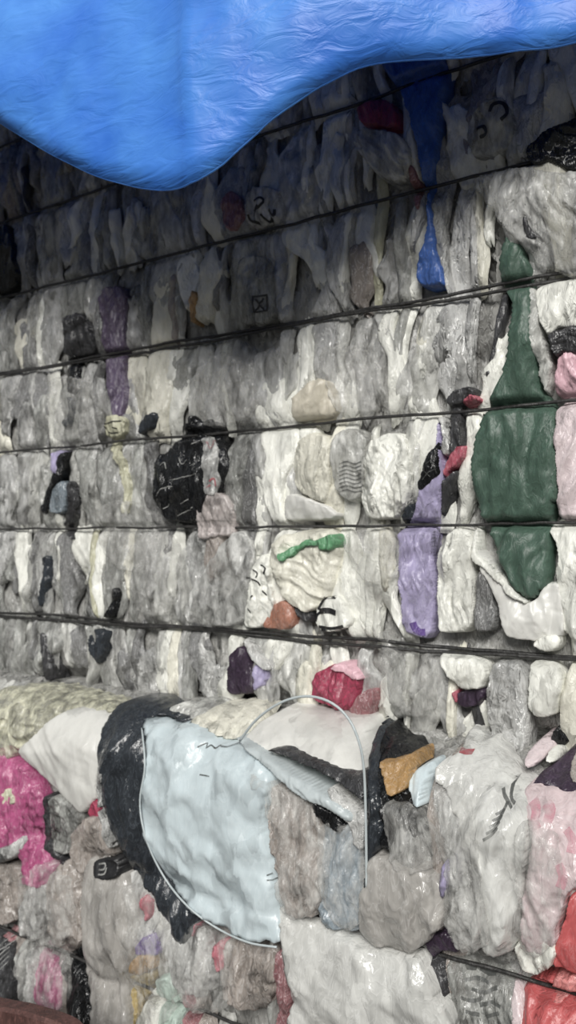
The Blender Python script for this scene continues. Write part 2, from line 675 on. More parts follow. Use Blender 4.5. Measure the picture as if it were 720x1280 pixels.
def bale(name, label, low, z0, z1, res=0.014):
    root = empty(name, (0.5 * (X0 + X1), 0.5, z0))
    tag(root, label, 'bale', 'stacked bales of film')
    xs = np.arange(X0, X1 + res, res)
    zs = np.arange(z0, z1 + res, res)
    gx, gz = np.meshgrid(xs, zs)
    gx, gz = gx.ravel(), gz.ravel()
    o = face(gx, gz, low) - 0.018 + 0.012 * folds(gx, gz, 77, 0.03) + 0.010 * crumple(gx, gz, 78, 0.05)
    o = squeeze(o, gx, gz, low)
    ex = np.minimum(gx - X0, X1 - gx)
    o = o - 0.08 * (1 - sm(ex / 0.12)) - 0.04 * (1 - sm((z1 - gz) / 0.06)) - 0.04 * (1 - sm((gz - z0) / 0.05))
    V = np.stack([gx, -o, gz], 1).tolist()
    nx, nz = len(xs), len(zs)
    F = grid_faces(nx, nz)
    n = len(V)
    ring = [i for i in range(nx)] + [j * nx + nx - 1 for j in range(1, nz)] + [(nz - 1) * nx + i for i in range(nx - 2, -1, -1)] + [j * nx for j in range(nz - 2, 0, -1)]
    last = ring
    for dy in (0.25, 0.5, 0.75, 1.0):
        cur = []
        for q in ring:
            v = V[q]
            cur.append(len(V))
            w = 0.02 * float(pn(v[0] * 9 + dy * 20, v[2] * 9, 5))
            V.append([v[0] + w, dy, v[2] + w * (0 if v[2] < 0.03 else 1)])
        for i in range(len(ring)):
            j = (i + 1) % len(ring)
            F.append((last[j], last[i], cur[i], cur[j]))
        last = cur
    F.append(tuple(last))
    mesh_obj('film_core', V, F, 'core_film', root)
    return root


BALE_U = bale('plastic_bale', 'upper bale of pressed clear film, bound with dark wires, under the blue tarp', False, SEAM, TOP)
BALE_L = bale('plastic_bale', 'lower bale of pressed film and sacks with magenta and red pieces', True, 0.0, SEAM)


def wire(root, z, low, strands, r=0.0034, seed=0, x0=X0 + 0.05, x1=X1 - 0.05, sag=0.0, out=0.0195):
    for s in range(strands):
        n = 130
        xs = np.linspace(x0, x1, n)
        b = PL if low else 0.0
        zz = z + 0.004 * pn(xs / 0.22, xs * 0 + seed, seed) + 0.0016 * pn(xs / 0.05, xs * 0 + seed, seed + 2) - sag * np.sin(np.pi * (xs - x0) / (x1 - x0))
        yy = -(b + out) - 0.003 * pn(xs / 0.09, xs * 0 + 3, seed + 4)
        if strands > 1:
            tw = 2 * math.pi * xs / 0.9 + seed
            zz = zz + (s - 0.5) * 0.013 * (0.62 + 0.38 * np.cos(tw))
            yy = yy + (s - 0.5) * 0.004 * np.sin(tw)
        V, F = tube(np.stack([xs, yy, zz], 1).tolist(), r)
        mesh_obj('baling_wire', V, F, 'wire_steel', root)


wire(BALE_U, WZ[0], False, 1, seed=7)
wire(BALE_U, WZ[1], False, 1, seed=1)
wire(BALE_U, WZ[2], False, 1, seed=2)
wire(BALE_U, WZ[3], False, 2, seed=3)
wire(BALE_U, WZ[4], False, 1, seed=4)
wire(BALE_U, WZ[5], False, 1, r=0.003, seed=5)
wire(BALE_U, WZ[6], False, 2, r=0.0036, seed=6)
for i_, z_ in enumerate(WLOW):
    wire(BALE_L, z_, True, 1, seed=8 + i_)

# ------------------------------------------------------------------ the blue tarp draped over the top
TB = [(-60, 105), (0, 152), (60, 190), (120, 220), (175, 234), (215, 237), (252, 226), (290, 196), (330, 161), (380, 125),
      (430, 96), (470, 81), (540, 74), (600, 68), (660, 61), (720, 50), (780, 36)]
OV = 0.52


def over_px(px):
    return float(np.interp(px, [-60, 250, 720, 780], [0.48, 0.44, 0.20, 0.19]))



def tarp():
    m = bpy.data.materials.new('blue_tarp')
    m.use_nodes = True
    n = m.node_tree
    L = n.links
    p = n.nodes['Principled BSDF']
    out = n.nodes['Material Output']
    geo = n.nodes.new('ShaderNodeNewGeometry')
    n1 = n.nodes.new('ShaderNodeTexNoise')
    n1.inputs['Scale'].default_value = 7
    n1.inputs['Detail'].default_value = 5
    L.new(geo.outputs['Position'], n1.inputs['Vector'])
    cr = n.nodes.new('ShaderNodeValToRGB')
    cr.color_ramp.elements[0].position = 0.3
    cr.color_ramp.elements[0].color = rgb((52, 120, 228))
    cr.color_ramp.elements[1].position = 0.72
    cr.color_ramp.elements[1].color = rgb((92, 162, 250))
    L.new(n1.outputs['Fac'], cr.inputs[0])
    L.new(cr.outputs[0], p.inputs['Base Color'])
    p.inputs['Roughness'].default_value = 0.42
    wa = n.nodes.new('ShaderNodeTexNoise')
    wa.inputs['Scale'].default_value = 26
    wa.inputs['Detail'].default_value = 4
    wa.inputs['Distortion'].default_value = 1.0
    mp = n.nodes.new('ShaderNodeMapping')
    mp.inputs['Rotation'].default_value = (0, 0.5, 0)
    mp.inputs['Scale'].default_value = (0.45, 1, 1.4)
    L.new(geo.outputs['Position'], mp.inputs['Vector'])
    L.new(mp.outputs[0], wa.inputs['Vector'])
    b = n.nodes.new('ShaderNodeBump')
    b.inputs['Strength'].default_value = 0.35
    b.inputs['Distance'].default_value = 0.01
    L.new(wa.outputs['Fac'], b.inputs['Height'])
    L.new(b.outputs[0], p.inputs['Normal'])
    tr = n.nodes.new('ShaderNodeBsdfTranslucent')
    L.new(cr.outputs[0], tr.inputs['Color'])
    mx = n.nodes.new('ShaderNodeMixShader')
    mx.inputs[0].default_value = 0.09
    L.new(p.outputs[0], mx.inputs[1])
    L.new(tr.outputs[0], mx.inputs[2])
    L.new(mx.outputs[0], out.inputs['Surface'])
    E = np.array([pix(a, b_, over_px(a)) for a, b_ in TB])
    EO = np.array([over_px(a) for a, b_ in TB])
    xs = np.arange(-3.0, 0.85, 0.014)
    zb = np.interp(xs, E[:, 0], E[:, 1])
    # beyond the frame the hem goes on in slow waves
    zb = np.where(xs < E[0, 0], E[0, 1] - 0.09 * np.sin((E[0, 0] - xs) * 4), zb)
    zb = np.where(xs > E[-1, 0], E[-1, 1] + 0.10 * np.sin((xs - E[-1, 0]) * 3), zb)
    k = np.ones(5) / 5
    zb = np.convolve(np.pad(zb, 2, mode='edge'), k, 'valid')
    ovx = np.interp(xs, E[:, 0], EO)
    nb = 64
    V = []
    for j in range(nb):
        t = j / (nb - 1)
        for i, x in enumerate(xs):
            if t < 0.25:
                y = 0.95 * (1 - t / 0.25)
                z = 2.895
                w = 0.3
                q = 0
            else:
                q = (t - 0.25) / 0.75
                ov = ovx[i]
                c0, c1, c2, c3 = (0.0, 2.895), (-0.65 * ov, 2.93), (-ov - 0.03, 2.80), (-ov, zb[i])
                a0, a1, a2, a3 = (1 - q) ** 3, 3 * q * (1 - q) ** 2, 3 * q * q * (1 - q), q ** 3
                y = a0 * c0[0] + a1 * c1[0] + a2 * c2[0] + a3 * c3[0]
                z = a0 * c0[1] + a1 * c1[1] + a2 * c2[1] + a3 * c3[1]
                w = 0.4 + 0.6 * q
            V.append([x, y, z, w, q])
    A = np.array(V)
    x, z = A[:, 0], A[:, 2]
    s_ = A[:, 1] * 0.6
    rel = 0.035 * pn(x / 0.42, (z + s_) / 0.9, 61) + 0.028 * crumple(x, z + s_, 62, 0.26) + 0.006 * folds(x, z + s_, 63, 0.10, 0.9, 4.0) \
        + 0.006 * folds(x, z + s_, 65, 0.12, -0.75, 5.0) + 0.007 * crumple(x, z + s_, 64, 0.08)
    xf = pix(197, 130, OV)[0]
    for dx, am in ((0, 0.014), (-0.5, -0.008), (0.48, 0.010), (0.95, -0.008), (-1.0, 0.01)):      # creases from folding
        rel += am * np.exp(-np.abs(x - xf - dx - 0.03 * pn(z * 3, z * 0, 9)) / 0.018)
    for z0_, am in ((2.33, 0.008), (2.72, -0.008)):
        rel += am * np.exp(-np.abs(z - z0_ - 0.03 * pn(x * 2, x * 0, 12)) / 0.02)
    damp = np.where(A[:, 4] > 0.93, 1 - 0.6 * (A[:, 4] - 0.93) / 0.07, 1.0)
    A[:, 1] -= rel * A[:, 3] * damp
    A[:, 2] += 0.25 * np.abs(rel) * (1 - A[:, 4])
    nx = len(xs)
    root = empty('tarpaulin', (-1.1, 0.4, 2.88))
    tag(root, 'large bright blue tarpaulin hanging over the top of the bale', 'tarpaulin')
    o = mesh_obj('sheet', A[:, :3], grid_faces(nx, nb), m, root)
    sd = o.modifiers.new('thickness', 'SOLIDIFY')
    sd.thickness = 0.003
    edge = A[(nb - 1) * nx:, :3]
    V, F = tube(edge.tolist(), 0.0026, 6)
    mesh_obj('hem', V, F, m, root)


tarp()

# ================================================================== pieces pressed into the upper bale
U = patch
U('film_strip', 'blue_film', [(474, 70), (552, 66), (550, 130), (546, 190), (541, 240), (541, 285), (546, 315), (553, 345), (550, 357), (536, 359),
  (522, 354), (519, 330), (528, 300), (531, 265), (526, 225), (515, 170), (500, 120)], 'blue film strip hanging from under the tarp, ending in a small fan', 'film',
  lift=0.03, fa=0.008, fw=0.016, anchor='the blue strip', over=0.3)
p = U('plastic_bag', 'black_film', [(655, 185), (672, 168), (690, 157), (735, 148), (735, 212), (700, 208), (680, 203), (662, 204)],
      'shiny black plastic bag in the shade at the right edge', 'bag', lift=0.035, fa=0.014, fw=0.03, ang=1.3, anchor='the shiny black bag', over=1)
U('plastic_bag', 'clear_film', [(590, 228), (612, 214), (650, 207), (690, 212), (735, 220), (735, 340), (690, 338), (668, 330), (655, 312), (632, 290), (612, 262)],
  'big crumpled clear bag with a dark slot, above the green sack', 'bag', lift=0.045, T=0.03, R=0.03, fa=0.016, fw=0.04, ang=0.5, ca=0.012, cw=0.05, anchor='the big clear bag', over=1)
U('film_strip', 'charcoal_film', [(647, 254), (658, 253), (661, 272), (670, 290), (672, 299), (658, 299), (650, 278)],  # dark strip stands in for the shade inside the bag's fold slot
  'narrow dark strip painting the shade in the slot of the big clear bag', 'film', lift=0.075, T=0.006, over=1)
U('woven_sack', 'green_weave', [(622, 312), (632, 296), (648, 304), (660, 325), (668, 356), (665, 385), (664, 420), (672, 455), (676, 485), (694, 512), (695, 560),
  (697, 610), (690, 640), (686, 690), (682, 730), (660, 752), (640, 738), (618, 695), (604, 650), (590, 620), (586, 580), (594, 535), (610, 505), (624, 462), (631, 420), (635, 380), (622, 350)],
  'dark green woven sack hanging across three wires', 'sack', lift=0.032, T=0.03, R=0.035, fa=0.012, fw=0.035, ang=-0.18, ca=0.006, cw=0.07, anchor='the green sack')
U('film_sheet', 'white_sack', [(588, 690), (596, 686), (612, 702), (640, 735), (660, 752), (684, 728), (700, 735), (705, 790), (680, 800), (650, 802), (628, 790), (615, 745)],
  'white film sheet with a raised rim under the point of the green sack', 'film', lift=0.026, T=0.018, R=0.03, fa=0.006, fw=0.04, ca=0.006, cw=0.05, anchor='the white rimmed sheet')
p = U('film_strip', 'white_film', [(594, 655), (600, 662), (598, 690), (612, 705), (640, 736), (659, 751), (655, 757), (634, 745), (606, 716), (588, 700), (590, 670)],
      'narrow white torn rim along the left edge of the green sack', 'film', lift=0.05, T=0.006, fa=0.004)
U('plastic_bag', 'pink_film', [(692, 462), (700, 440), (735, 432), (735, 500), (712, 502), (698, 496), (690, 482)], 'soft pink bag under a black band at the right edge', 'bag',
  lift=0.035, T=0.02, fa=0.012, fw=0.035, ang=0.4, anchor='the pink bag')
U('film_strip', 'charcoal_film', [(683, 424), (690, 412), (735, 405), (735, 440), (702, 442), (694, 448)], 'black band of film above the soft pink bag', 'film', lift=0.045, T=0.012, fa=0.01, fw=0.012, ang=1.45, over=.5)
U('plastic_bag', 'rose_film', [(697, 510), (735, 504), (735, 650), (700, 648), (694, 600)], 'pale rose-white bag below the soft pink bag at the right edge', 'bag', lift=0.026, T=0.02, fa=0.01, fw=0.04)
U('plastic_bag', 'white_film', [(690, 655), (735, 650), (735, 790), (702, 790), (692, 740), (694, 690)], 'plain white bag at the right edge beside the foot of the green sack', 'bag', lift=0.022, T=0.02, fa=0.01, fw=0.04)
U('plastic_bag', 'white_film', [(668, 365), (690, 352), (735, 345), (735, 405), (700, 410), (684, 420), (672, 400)], 'bright white bag right of the neck of the green sack', 'bag', lift=0.026, T=0.018)
U('film_strip', 'pale_grey_film', [(660, 360), (672, 366), (676, 410), (688, 450), (684, 490), (676, 485), (668, 450), (656, 418)], 'pale grey film strip along the right of the green sack neck', 'film', lift=0.026)
# pink and black scrunch beside the lilac film
U('film_scrap', 'charcoal_film', [(556, 500), (566, 486), (582, 482), (594, 488), (590, 505), (578, 512), (577, 545), (576, 562), (562, 572), (561, 540), (562, 512)],
  'charcoal scrap of film folded over a wire with a pink tip', 'film', lift=0.036, T=0.012, fa=0.006, anchor='the charcoal scrap', over=0.4)
U('film_scrap', 'raspberry_film', [(578, 498), (586, 490), (598, 496), (599, 504), (590, 508), (580, 508)], 'tiny raspberry pink tip beside the charcoal scrap above the wire', 'film', lift=0.048, T=0.008, over=.6)
U('film_scrap', 'raspberry_film', [(551, 590), (560, 570), (570, 556), (580, 558), (578, 572), (570, 582), (562, 588), (556, 600)], 'raspberry pink scrap under the charcoal scrap below the wire', 'film', lift=0.04, T=0.01)
U('film_strip', 'silver_film', [(548, 522), (558, 520), (560, 545), (562, 566), (555, 572), (549, 560), (550, 540)], 'narrow white crinkled strip left of the charcoal scrap', 'film', lift=0.035, T=0.008, ca=0.008, cw=0.012)
U('film_scrap', 'charcoal_film', [(553, 598), (566, 588), (572, 592), (566, 612), (556, 640), (550, 650), (550, 620)], 'grey-black scrap beside the lilac strip under the raspberry scrap', 'film', lift=0.026, T=0.008)
p = U('film_scrap', 'black_film', [(521, 612), (524, 590), (530, 572), (541, 558), (549, 552), (550, 590), (540, 602), (530, 612)],
      'black patterned scrap lying on top of the lilac strip', 'film', lift=0.045, T=0.012)
strokes(p, 'printed_pattern', 'print_grey', [[(528, 600), (536, 590), (546, 586)], [(532, 580), (540, 574), (546, 566)], [(530, 588), (538, 596)], [(540, 578), (547, 592)]], 1.2)
p = U('film_strip', 'lilac_film', [(545, 530), (550, 522), (552, 560), (554, 600), (548, 640), (543, 665), (540, 700), (543, 740), (542, 780), (534, 798), (514, 795), (502, 785),
      (498, 750), (496, 700), (497, 664), (510, 655), (516, 640), (522, 612), (532, 590), (541, 560)], 'long lilac film strip hanging from the charcoal scrap to the lowest double wire', 'film',
      lift=0.03, T=0.012, fa=0.014, fw=0.016, ang=-0.04, anchor='the lilac strip')
strokes(p, 'violet_mark', 'violet_film', [[(516, 778), (520, 786), (526, 790), (532, 790)]], 8)
U('film_strip', 'slate_film', [(502, 640), (512, 628), (517, 640), (514, 664), (508, 672), (504, 660)], 'small slate grey scrap left of the lilac strip at a wire', 'film', lift=0.03, T=0.006)
# black patterned bag
p = U('plastic_bag', 'black_film', [(190, 598), (194, 572), (212, 558), (226, 545), (232, 526), (238, 517), (246, 524), (262, 522), (274, 536), (282, 560), (285, 585), (280, 605), (270, 625),
      (262, 640), (250, 650), (232, 654), (206, 650), (194, 632)], 'round black bag with thin pale pattern lines, left of centre', 'bag', lift=0.032, T=0.03, R=0.03, fa=0.01, fw=0.03,
      ca=0.008, cw=0.05, anchor='the round black bag', over=0.35)
strokes(p, 'printed_pattern', 'print_pale', [[(196, 620), (206, 610), (216, 608)], [(215, 600), (230, 596), (246, 592)], [(200, 582), (206, 578), (208, 586)], [(224, 572), (228, 580), (234, 574)],
        [(204, 636), (212, 630)], [(222, 645), (232, 640), (242, 634)], [(238, 582), (244, 580)], [(208, 556), (216, 560)], [(240, 555), (247, 552)], [(226, 630), (236, 624)]], 1.1)
U('film_strip', 'slate_film', [(172, 535), (178, 520), (190, 514), (194, 522), (188, 534), (178, 545)], 'small black shard above a wire left of the round black bag', 'film', lift=0.035, T=0.008)
p = U('plastic_pouch', 'hazy_film', [(252, 556), (256, 546), (266, 544), (272, 556), (274, 590), (271, 612), (263, 622), (254, 612), (250, 585)], 'clear pouch with red print lying on the round black bag', 'pouch',
      lift=0.06, T=0.014, R=0.012, fa=0.008, fw=0.012)
for ln_ in ([(258, 552), (264, 560), (268, 550)], [(262, 602), (268, 598), (270, 608)], [(258, 610), (264, 606)]):
    strokes(p, 'red_print', 'print_red', [ln_], 2.4)
film('pinkish_clear', (214, 202, 198), 0.2, alpha=0.75, vary=0.15)
U('film_sheet', 'pinkish_clear', [(252, 618), (268, 614), (284, 620), (290, 640), (286, 668), (268, 672), (248, 674), (244, 650)], 'pale pinkish clear sheet below the round black bag', 'film', lift=0.045, T=0.014, fa=0.008, over=.9)
# muted purple, dark strips on the left
U('film_strip', 'purple_film', [(122, 372), (132, 358), (150, 357), (157, 375), (156, 420), (155, 460), (156, 500), (150, 522), (140, 520), (134, 490), (130, 440), (126, 410)],
  'muted purple film strip crossing a wire on the left', 'film', lift=0.028, T=0.01, fa=0.008, fw=0.02, anchor='the muted purple strip')
U('film_scrap', 'charcoal_film', [(78, 398), (95, 390), (108, 400), (118, 435), (112, 448), (90, 446), (78, 440)], 'dark grey scrap just left of the muted purple strip', 'film', lift=0.028, T=0.014, anchor='the dark grey scrap')
U('film_strip', 'black_film', [(80, 450), (96, 446), (97, 470), (94, 488), (86, 492), (82, 475)], 'short black strip hanging below a wire under the dark grey scrap', 'film', lift=0.03)
U('film_strip', 'slate_film', [(82, 495), (90, 500), (88, 525), (80, 535), (76, 528), (84, 512)], 'small slate shard under the short black strip', 'film', lift=0.028)
U('film_strip', 'lilac_film', [(62, 575), (70, 563), (80, 566), (76, 590), (68, 598)], 'little lilac tatter on the far left under a wire', 'film', lift=0.026)
U('film_strip', 'black_film', [(74, 568), (82, 566), (76, 590), (64, 615), (58, 640), (50, 640), (54, 618), (64, 595)], 'slanting thin black strip beside the little lilac tatter', 'film', lift=0.034, T=0.008, anchor='the slanting black strip')
U('film_strip', 'charcoal_film', [(82, 606), (90, 602), (94, 630), (95, 660), (88, 674), (81, 660), (84, 635)], 'mottled black and clear strip right of the slanting black strip', 'film', lift=0.034, T=0.008, ca=0.008, cw=0.014)
U('film_strip', 'blue_grey_film', [(64, 615), (76, 600), (82, 612), (80, 640), (62, 640)], 'bluish clear strip between two black strips on the left', 'film', lift=0.028, T=0.008)
U('film_strip', 'slate_film', [(52, 698), (60, 696), (58, 725), (54, 756), (47, 756), (50, 725)], 'dark slate strip above the lowest double wire on the far left', 'film', lift=0.03, T=0.008, anchor='the dark slate strip')
U('film_strip', 'black_film', [(140, 735), (147, 738), (145, 760), (140, 772), (130, 772), (136, 755)], 'small black jagged strip ending at the lowest double wire on the left', 'film', lift=0.03, T=0.006, jag=0.003)
U('film_strip', 'slate_film', [(110, 795), (118, 786), (130, 790), (128, 812), (122, 830), (114, 822), (109, 812)], 'black strip under the lowest double wire on the left', 'film', lift=0.03, T=0.008, anchor='the low black strip')
U('film_strip', 'charcoal_film', [(52, 790), (58, 800), (62, 830), (66, 850), (58, 852), (52, 830), (48, 800)], 'thin dark strip below the lowest double wire near the left edge', 'film', lift=0.028, T=0.006)
U('film_strip', 'black_film', [(0, 282), (10, 283), (17, 320), (16, 362), (-6, 366), (-6, 300)], 'black strip in the shade at the far left edge', 'film', lift=0.03, T=0.01)
p = U('film_scrap', 'straw_film', [(128, 530), (134, 519), (146, 517), (156, 524), (157, 540), (150, 550), (136, 549)], 'small yellowish printed scrap at the end of the muted purple strip', 'film', lift=0.036, T=0.01)
strokes(p, 'smile_print', 'print_black', [[(130, 530), (140, 527), (152, 526)], [(131, 533), (138, 541), (148, 541)], [(140, 534), (147, 536)]], 1.6)
U('film_strip', 'straw_film', [(139, 556), (150, 552), (156, 580), (162, 610), (158, 640), (150, 640), (152, 610), (144, 580)], 'pale yellowish strip below the small printed scrap', 'film', lift=0.028, T=0.008)
U('film_strip', 'taupe_film', [(255, 685), (262, 668), (276, 672), (278, 700), (270, 722), (258, 728), (254, 705)], 'brownish dark strip under the pale pinkish sheet', 'film', lift=0.022, T=0.01)
# printed clear bags
p = U('plastic_bag', 'hazy_film', [(306, 250), (312, 236), (328, 231), (344, 236), (350, 252), (351, 272), (340, 284), (316, 286), (306, 272)], 'clear bag with a round black emblem in the shade below the tarp', 'bag', lift=0.03, T=0.014)
strokes(p, 'round_emblem', 'print_black', [[(318, 252), (324, 247), (330, 250), (326, 256), (320, 262), (318, 270)], [(310, 268), (314, 276), (322, 278)], [(336, 262), (342, 270), (344, 262)],
        [(326, 268), (334, 276), (340, 272)], [(322, 256), (318, 264)]], 3.2)
p = U('plastic_bag', 'grey_film', [(296, 330), (310, 318), (332, 322), (340, 345), (342, 380), (338, 402), (318, 408), (300, 402), (294, 370)], 'grey film bag with a small square black mark, in the shade', 'bag', lift=0.024, T=0.012, fa=0.008)
strokes(p, 'square_mark', 'print_black', [[(315, 371), (335, 369)], [(315, 390), (335, 388)], [(317, 370), (318, 391)], [(334, 369), (334, 389)], [(319, 374), (325, 381), (319, 388)], [(330, 373), (325, 381), (330, 387)]], 2.6)
U('film_scrap', 'gold_film', [(235, 372), (240, 362), (246, 368), (244, 388), (240, 405), (236, 395)], 'thin golden scrap between two wires in the shade', 'film', lift=0.03, T=0.005)
U('film_sheet', 'beige_film', [(362, 498), (372, 488), (388, 474), (402, 472), (414, 480), (420, 500), (418, 522), (400, 528), (378, 530), (366, 524)], 'smooth beige folded film above a wire near the centre', 'film',
  lift=0.032, T=0.024, R=0.03, fa=0.004, fw=0.04, ang=-0.6, ca=0.008, cw=0.06, anchor='the beige film')
p = U('plastic_bag', 'pale_grey_film', [(410, 560), (418, 542), (434, 534), (450, 538), (458, 556), (456, 590), (450, 618), (436, 628), (420, 616), (412, 590)], 'rounded clear bag with lines of dark print right of centre', 'bag',
      lift=0.034, T=0.024, R=0.025, anchor='the printed clear bag')
strokes(p, 'printed_lines', 'print_grey', [[(424, 580 + 5 * i), (434, 577 + 5 * i), (444, 580 + 5 * i), (452, 577 + 5 * i)] for i in range(8)], 1.7)
U('plastic_bag', 'white_sack', [(356, 622), (364, 616), (390, 624), (414, 636), (420, 648), (390, 652), (356, 650)], 'smooth white flattened bag just above the fifth wire', 'bag', lift=0.04, T=0.016, fa=0.003, over=.2)
U('plastic_bag', 'white_film', [(455, 560), (470, 545), (496, 540), (508, 560), (512, 600), (506, 640), (478, 650), (456, 644), (450, 610)], 'white crumpled bag between the printed clear bag and the lilac strip', 'bag', lift=0.028, T=0.02, R=0.03, fa=0.012, ca=0.01)
U('plastic_bag', 'cream_film', [(368, 560), (378, 545), (396, 540), (410, 552), (412, 600), (404, 628), (384, 622), (368, 606)], 'cream white bag left of the printed clear bag', 'bag', lift=0.028, T=0.02, R=0.03)
# bag with the green band
R_ = empty('plastic_bag', (*((pix(380, 770, .05)[0], -0.02)), pix(380, 770, .05)[1]))
tag(R_, 'white carrier bag with a green band, in the middle under the fifth wire', 'bag')
U('bag_body', 'cream_film', [(336, 692), (345, 672), (372, 664), (405, 656), (420, 664), (424, 690), (418, 712), (410, 740), (392, 762), (375, 765), (352, 748), (340, 720)],
  parent=R_, lift=0.04, T=0.028, R=0.03, fa=0.012, fw=0.035, ang=1.1, ca=0.012, cw=0.05, anchor='the green-banded bag')
U('green_band', 'leaf_film', [(344, 694), (354, 688), (376, 676), (396, 672), (416, 666), (418, 684), (402, 690), (392, 684), (378, 686), (364, 696), (350, 704)],
  'bright green band', parent=R_, lift=0.10, T=0.006, fa=0.004)
p = U('film_strip', 'white_film', [(318, 700), (328, 692), (338, 700), (338, 730), (342, 760), (332, 782), (312, 786), (304, 775), (308, 740), (312, 715)], 'white film strip with black doodle print left of the green-banded bag', 'film',
      lift=0.04, T=0.012, ca=0.012, cw=0.02)
strokes(p, 'doodle_print', 'print_black', [[(316, 712), (322, 716), (320, 722)], [(326, 706), (332, 710), (330, 718)], [(312, 722), (320, 726), (326, 732)], [(310, 760), (314, 766)], [(328, 738), (334, 744)], [(316, 744), (313, 750)]], 1.8)
U('film_scrap', 'orange_film', [(326, 782), (332, 766), (342, 754), (356, 750), (366, 758), (366, 780), (356, 788), (338, 787)], 'rusty orange scrap sitting on the lowest double wire', 'film', lift=0.036, T=0.014, anchor='the orange scrap', over=.4)
p = U('plastic_bag', 'white_film', [(394, 760), (404, 748), (422, 745), (432, 760), (436, 782), (420, 790), (398, 788)], 'small white bag with black bars by the orange scrap', 'bag', lift=0.038, T=0.012, over=.3)
strokes(p, 'black_bars', 'print_black', [[(400, 764), (410, 763), (420, 766)], [(398, 785), (416, 787), (432, 784)]], 7)
strokes(p, 'black_strap', 'print_black', [[(398, 762), (404, 752), (414, 746), (420, 747)], [(395, 776), (397, 768), (402, 764)]], 3)
U('film_scrap', 'charcoal_film', [(366, 760), (376, 755), (388, 762), (388, 778), (376, 776)], 'dark grey scrap between the orange scrap and the small white bag', 'film', lift=0.024, T=0.008)
U('film_sheet', 'clear_film', [(232, 775), (240, 730), (260, 700), (286, 668), (304, 664), (314, 690), (308, 730), (300, 776), (270, 784)], 'large clear sheet slanting beside the doodle-printed strip', 'film', lift=0.04, T=0.03, R=0.04, fa=0.012, fw=0.03, ang=-0.5, ca=0.01,
  cw=0.05, anchor='the slanting clear sheet')
# under the last wire
U('film_sheet', 'magenta_film', [(386, 858), (392, 844), (404, 834), (418, 830), (436, 838), (448, 852), (444, 872), (436, 890), (410, 884), (390, 876)], 'deep magenta film fan under the lowest double wire', 'film', lift=0.04, T=0.024, R=0.03,
  fa=0.01, fw=0.03, ca=0.012, cw=0.04, anchor='the magenta fan')
U('film_scrap', 'pink_film', [(412, 834), (424, 828), (440, 836), (448, 850), (440, 852), (430, 842), (418, 842)], 'small pink scrap on the upper edge of the magenta fan', 'film', lift=0.068, T=0.006)
U('film_sheet', 'rosy_film', [(432, 896), (440, 876), (452, 864), (466, 862), (468, 876), (462, 900), (450, 912), (438, 908)], 'brownish rose shiny film right of the magenta fan', 'film', lift=0.05, T=0.014, ca=0.012, cw=0.02)
U('film_sheet', 'plum_film', [(282, 848), (286, 820), (298, 808), (310, 812), (314, 840), (312, 866), (294, 870), (282, 864)], 'dark plum film patch under the lowest double wire', 'film', lift=0.034, T=0.016, anchor='the plum patch')
U('film_scrap', 'lilac_film', [(314, 838), (322, 830), (334, 840), (328, 856), (316, 864)], 'lilac scrap right beside the dark plum patch', 'film', lift=0.034, T=0.01)
U('film_strip', 'silver_film', [(303, 800), (312, 797), (320, 812), (334, 832), (332, 840), (318, 830), (308, 816)], 'crinkled silvery strip slanting over the dark plum patch', 'film', lift=0.055, T=0.008, ca=0.01, cw=0.015)
U('plastic_bag', 'white_film', [(548, 820), (565, 810), (590, 814), (604, 830), (606, 848), (596, 864), (576, 862), (556, 846)], 'rounded white bag hanging under the lowest double wire on the right', 'bag', lift=0.05, T=0.03, R=0.03, ca=0.012, anchor='the rounded white bag')
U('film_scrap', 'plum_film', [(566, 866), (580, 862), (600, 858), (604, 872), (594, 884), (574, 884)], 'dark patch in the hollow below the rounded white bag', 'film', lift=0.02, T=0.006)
U('film_scrap', 'raspberry_film', [(562, 866), (570, 862), (574, 876), (568, 880)], 'tiny red scrap below the rounded white bag', 'film', lift=0.03, T=0.005)
U('film_sheet', 'silver_film', [(612, 838), (622, 826), (645, 828), (658, 842), (660, 880), (658, 920), (652, 950), (634, 956), (618, 940), (608, 900), (606, 866)], 'crushed silvery grey film full of sharp creases', 'film',
  lift=0.036, T=0.018, fa=0.006, ca=0.022, cw=0.028, anchor='the crushed silvery film')
U('plastic_bag', 'white_film', [(660, 832), (672, 824), (694, 826), (702, 850), (696, 880), (690, 896), (664, 896), (658, 870)], 'boxy white bag right of the crushed silvery film', 'bag', lift=0.042, T=0.02, fa=0.008, ca=0.01)
U('plastic_bag', 'white_film', [(560, 665), (576, 658), (592, 668), (590, 700), (592, 740), (588, 785), (560, 792), (546, 785), (544, 730), (546, 690)], 'tall smooth white bag right of the lilac strip', 'bag', lift=0.03, T=0.022, R=0.03, fa=0.006, ca=0.008)
U('film_sheet', 'dark_grey_film', [(594, 720), (604, 716), (614, 740), (620, 780), (606, 790), (592, 786)], 'grey streaked film between the tall smooth white bag and the rimmed sheet', 'film', lift=0.024, fa=0.012, fw=0.012)
U('plastic_bag', 'white_film', [(664, 806), (672, 796), (692, 792), (700, 800), (696, 812), (680, 816)], 'small bright white lump at the lowest double wire on the right', 'bag', lift=0.036, T=0.012, over=.8)
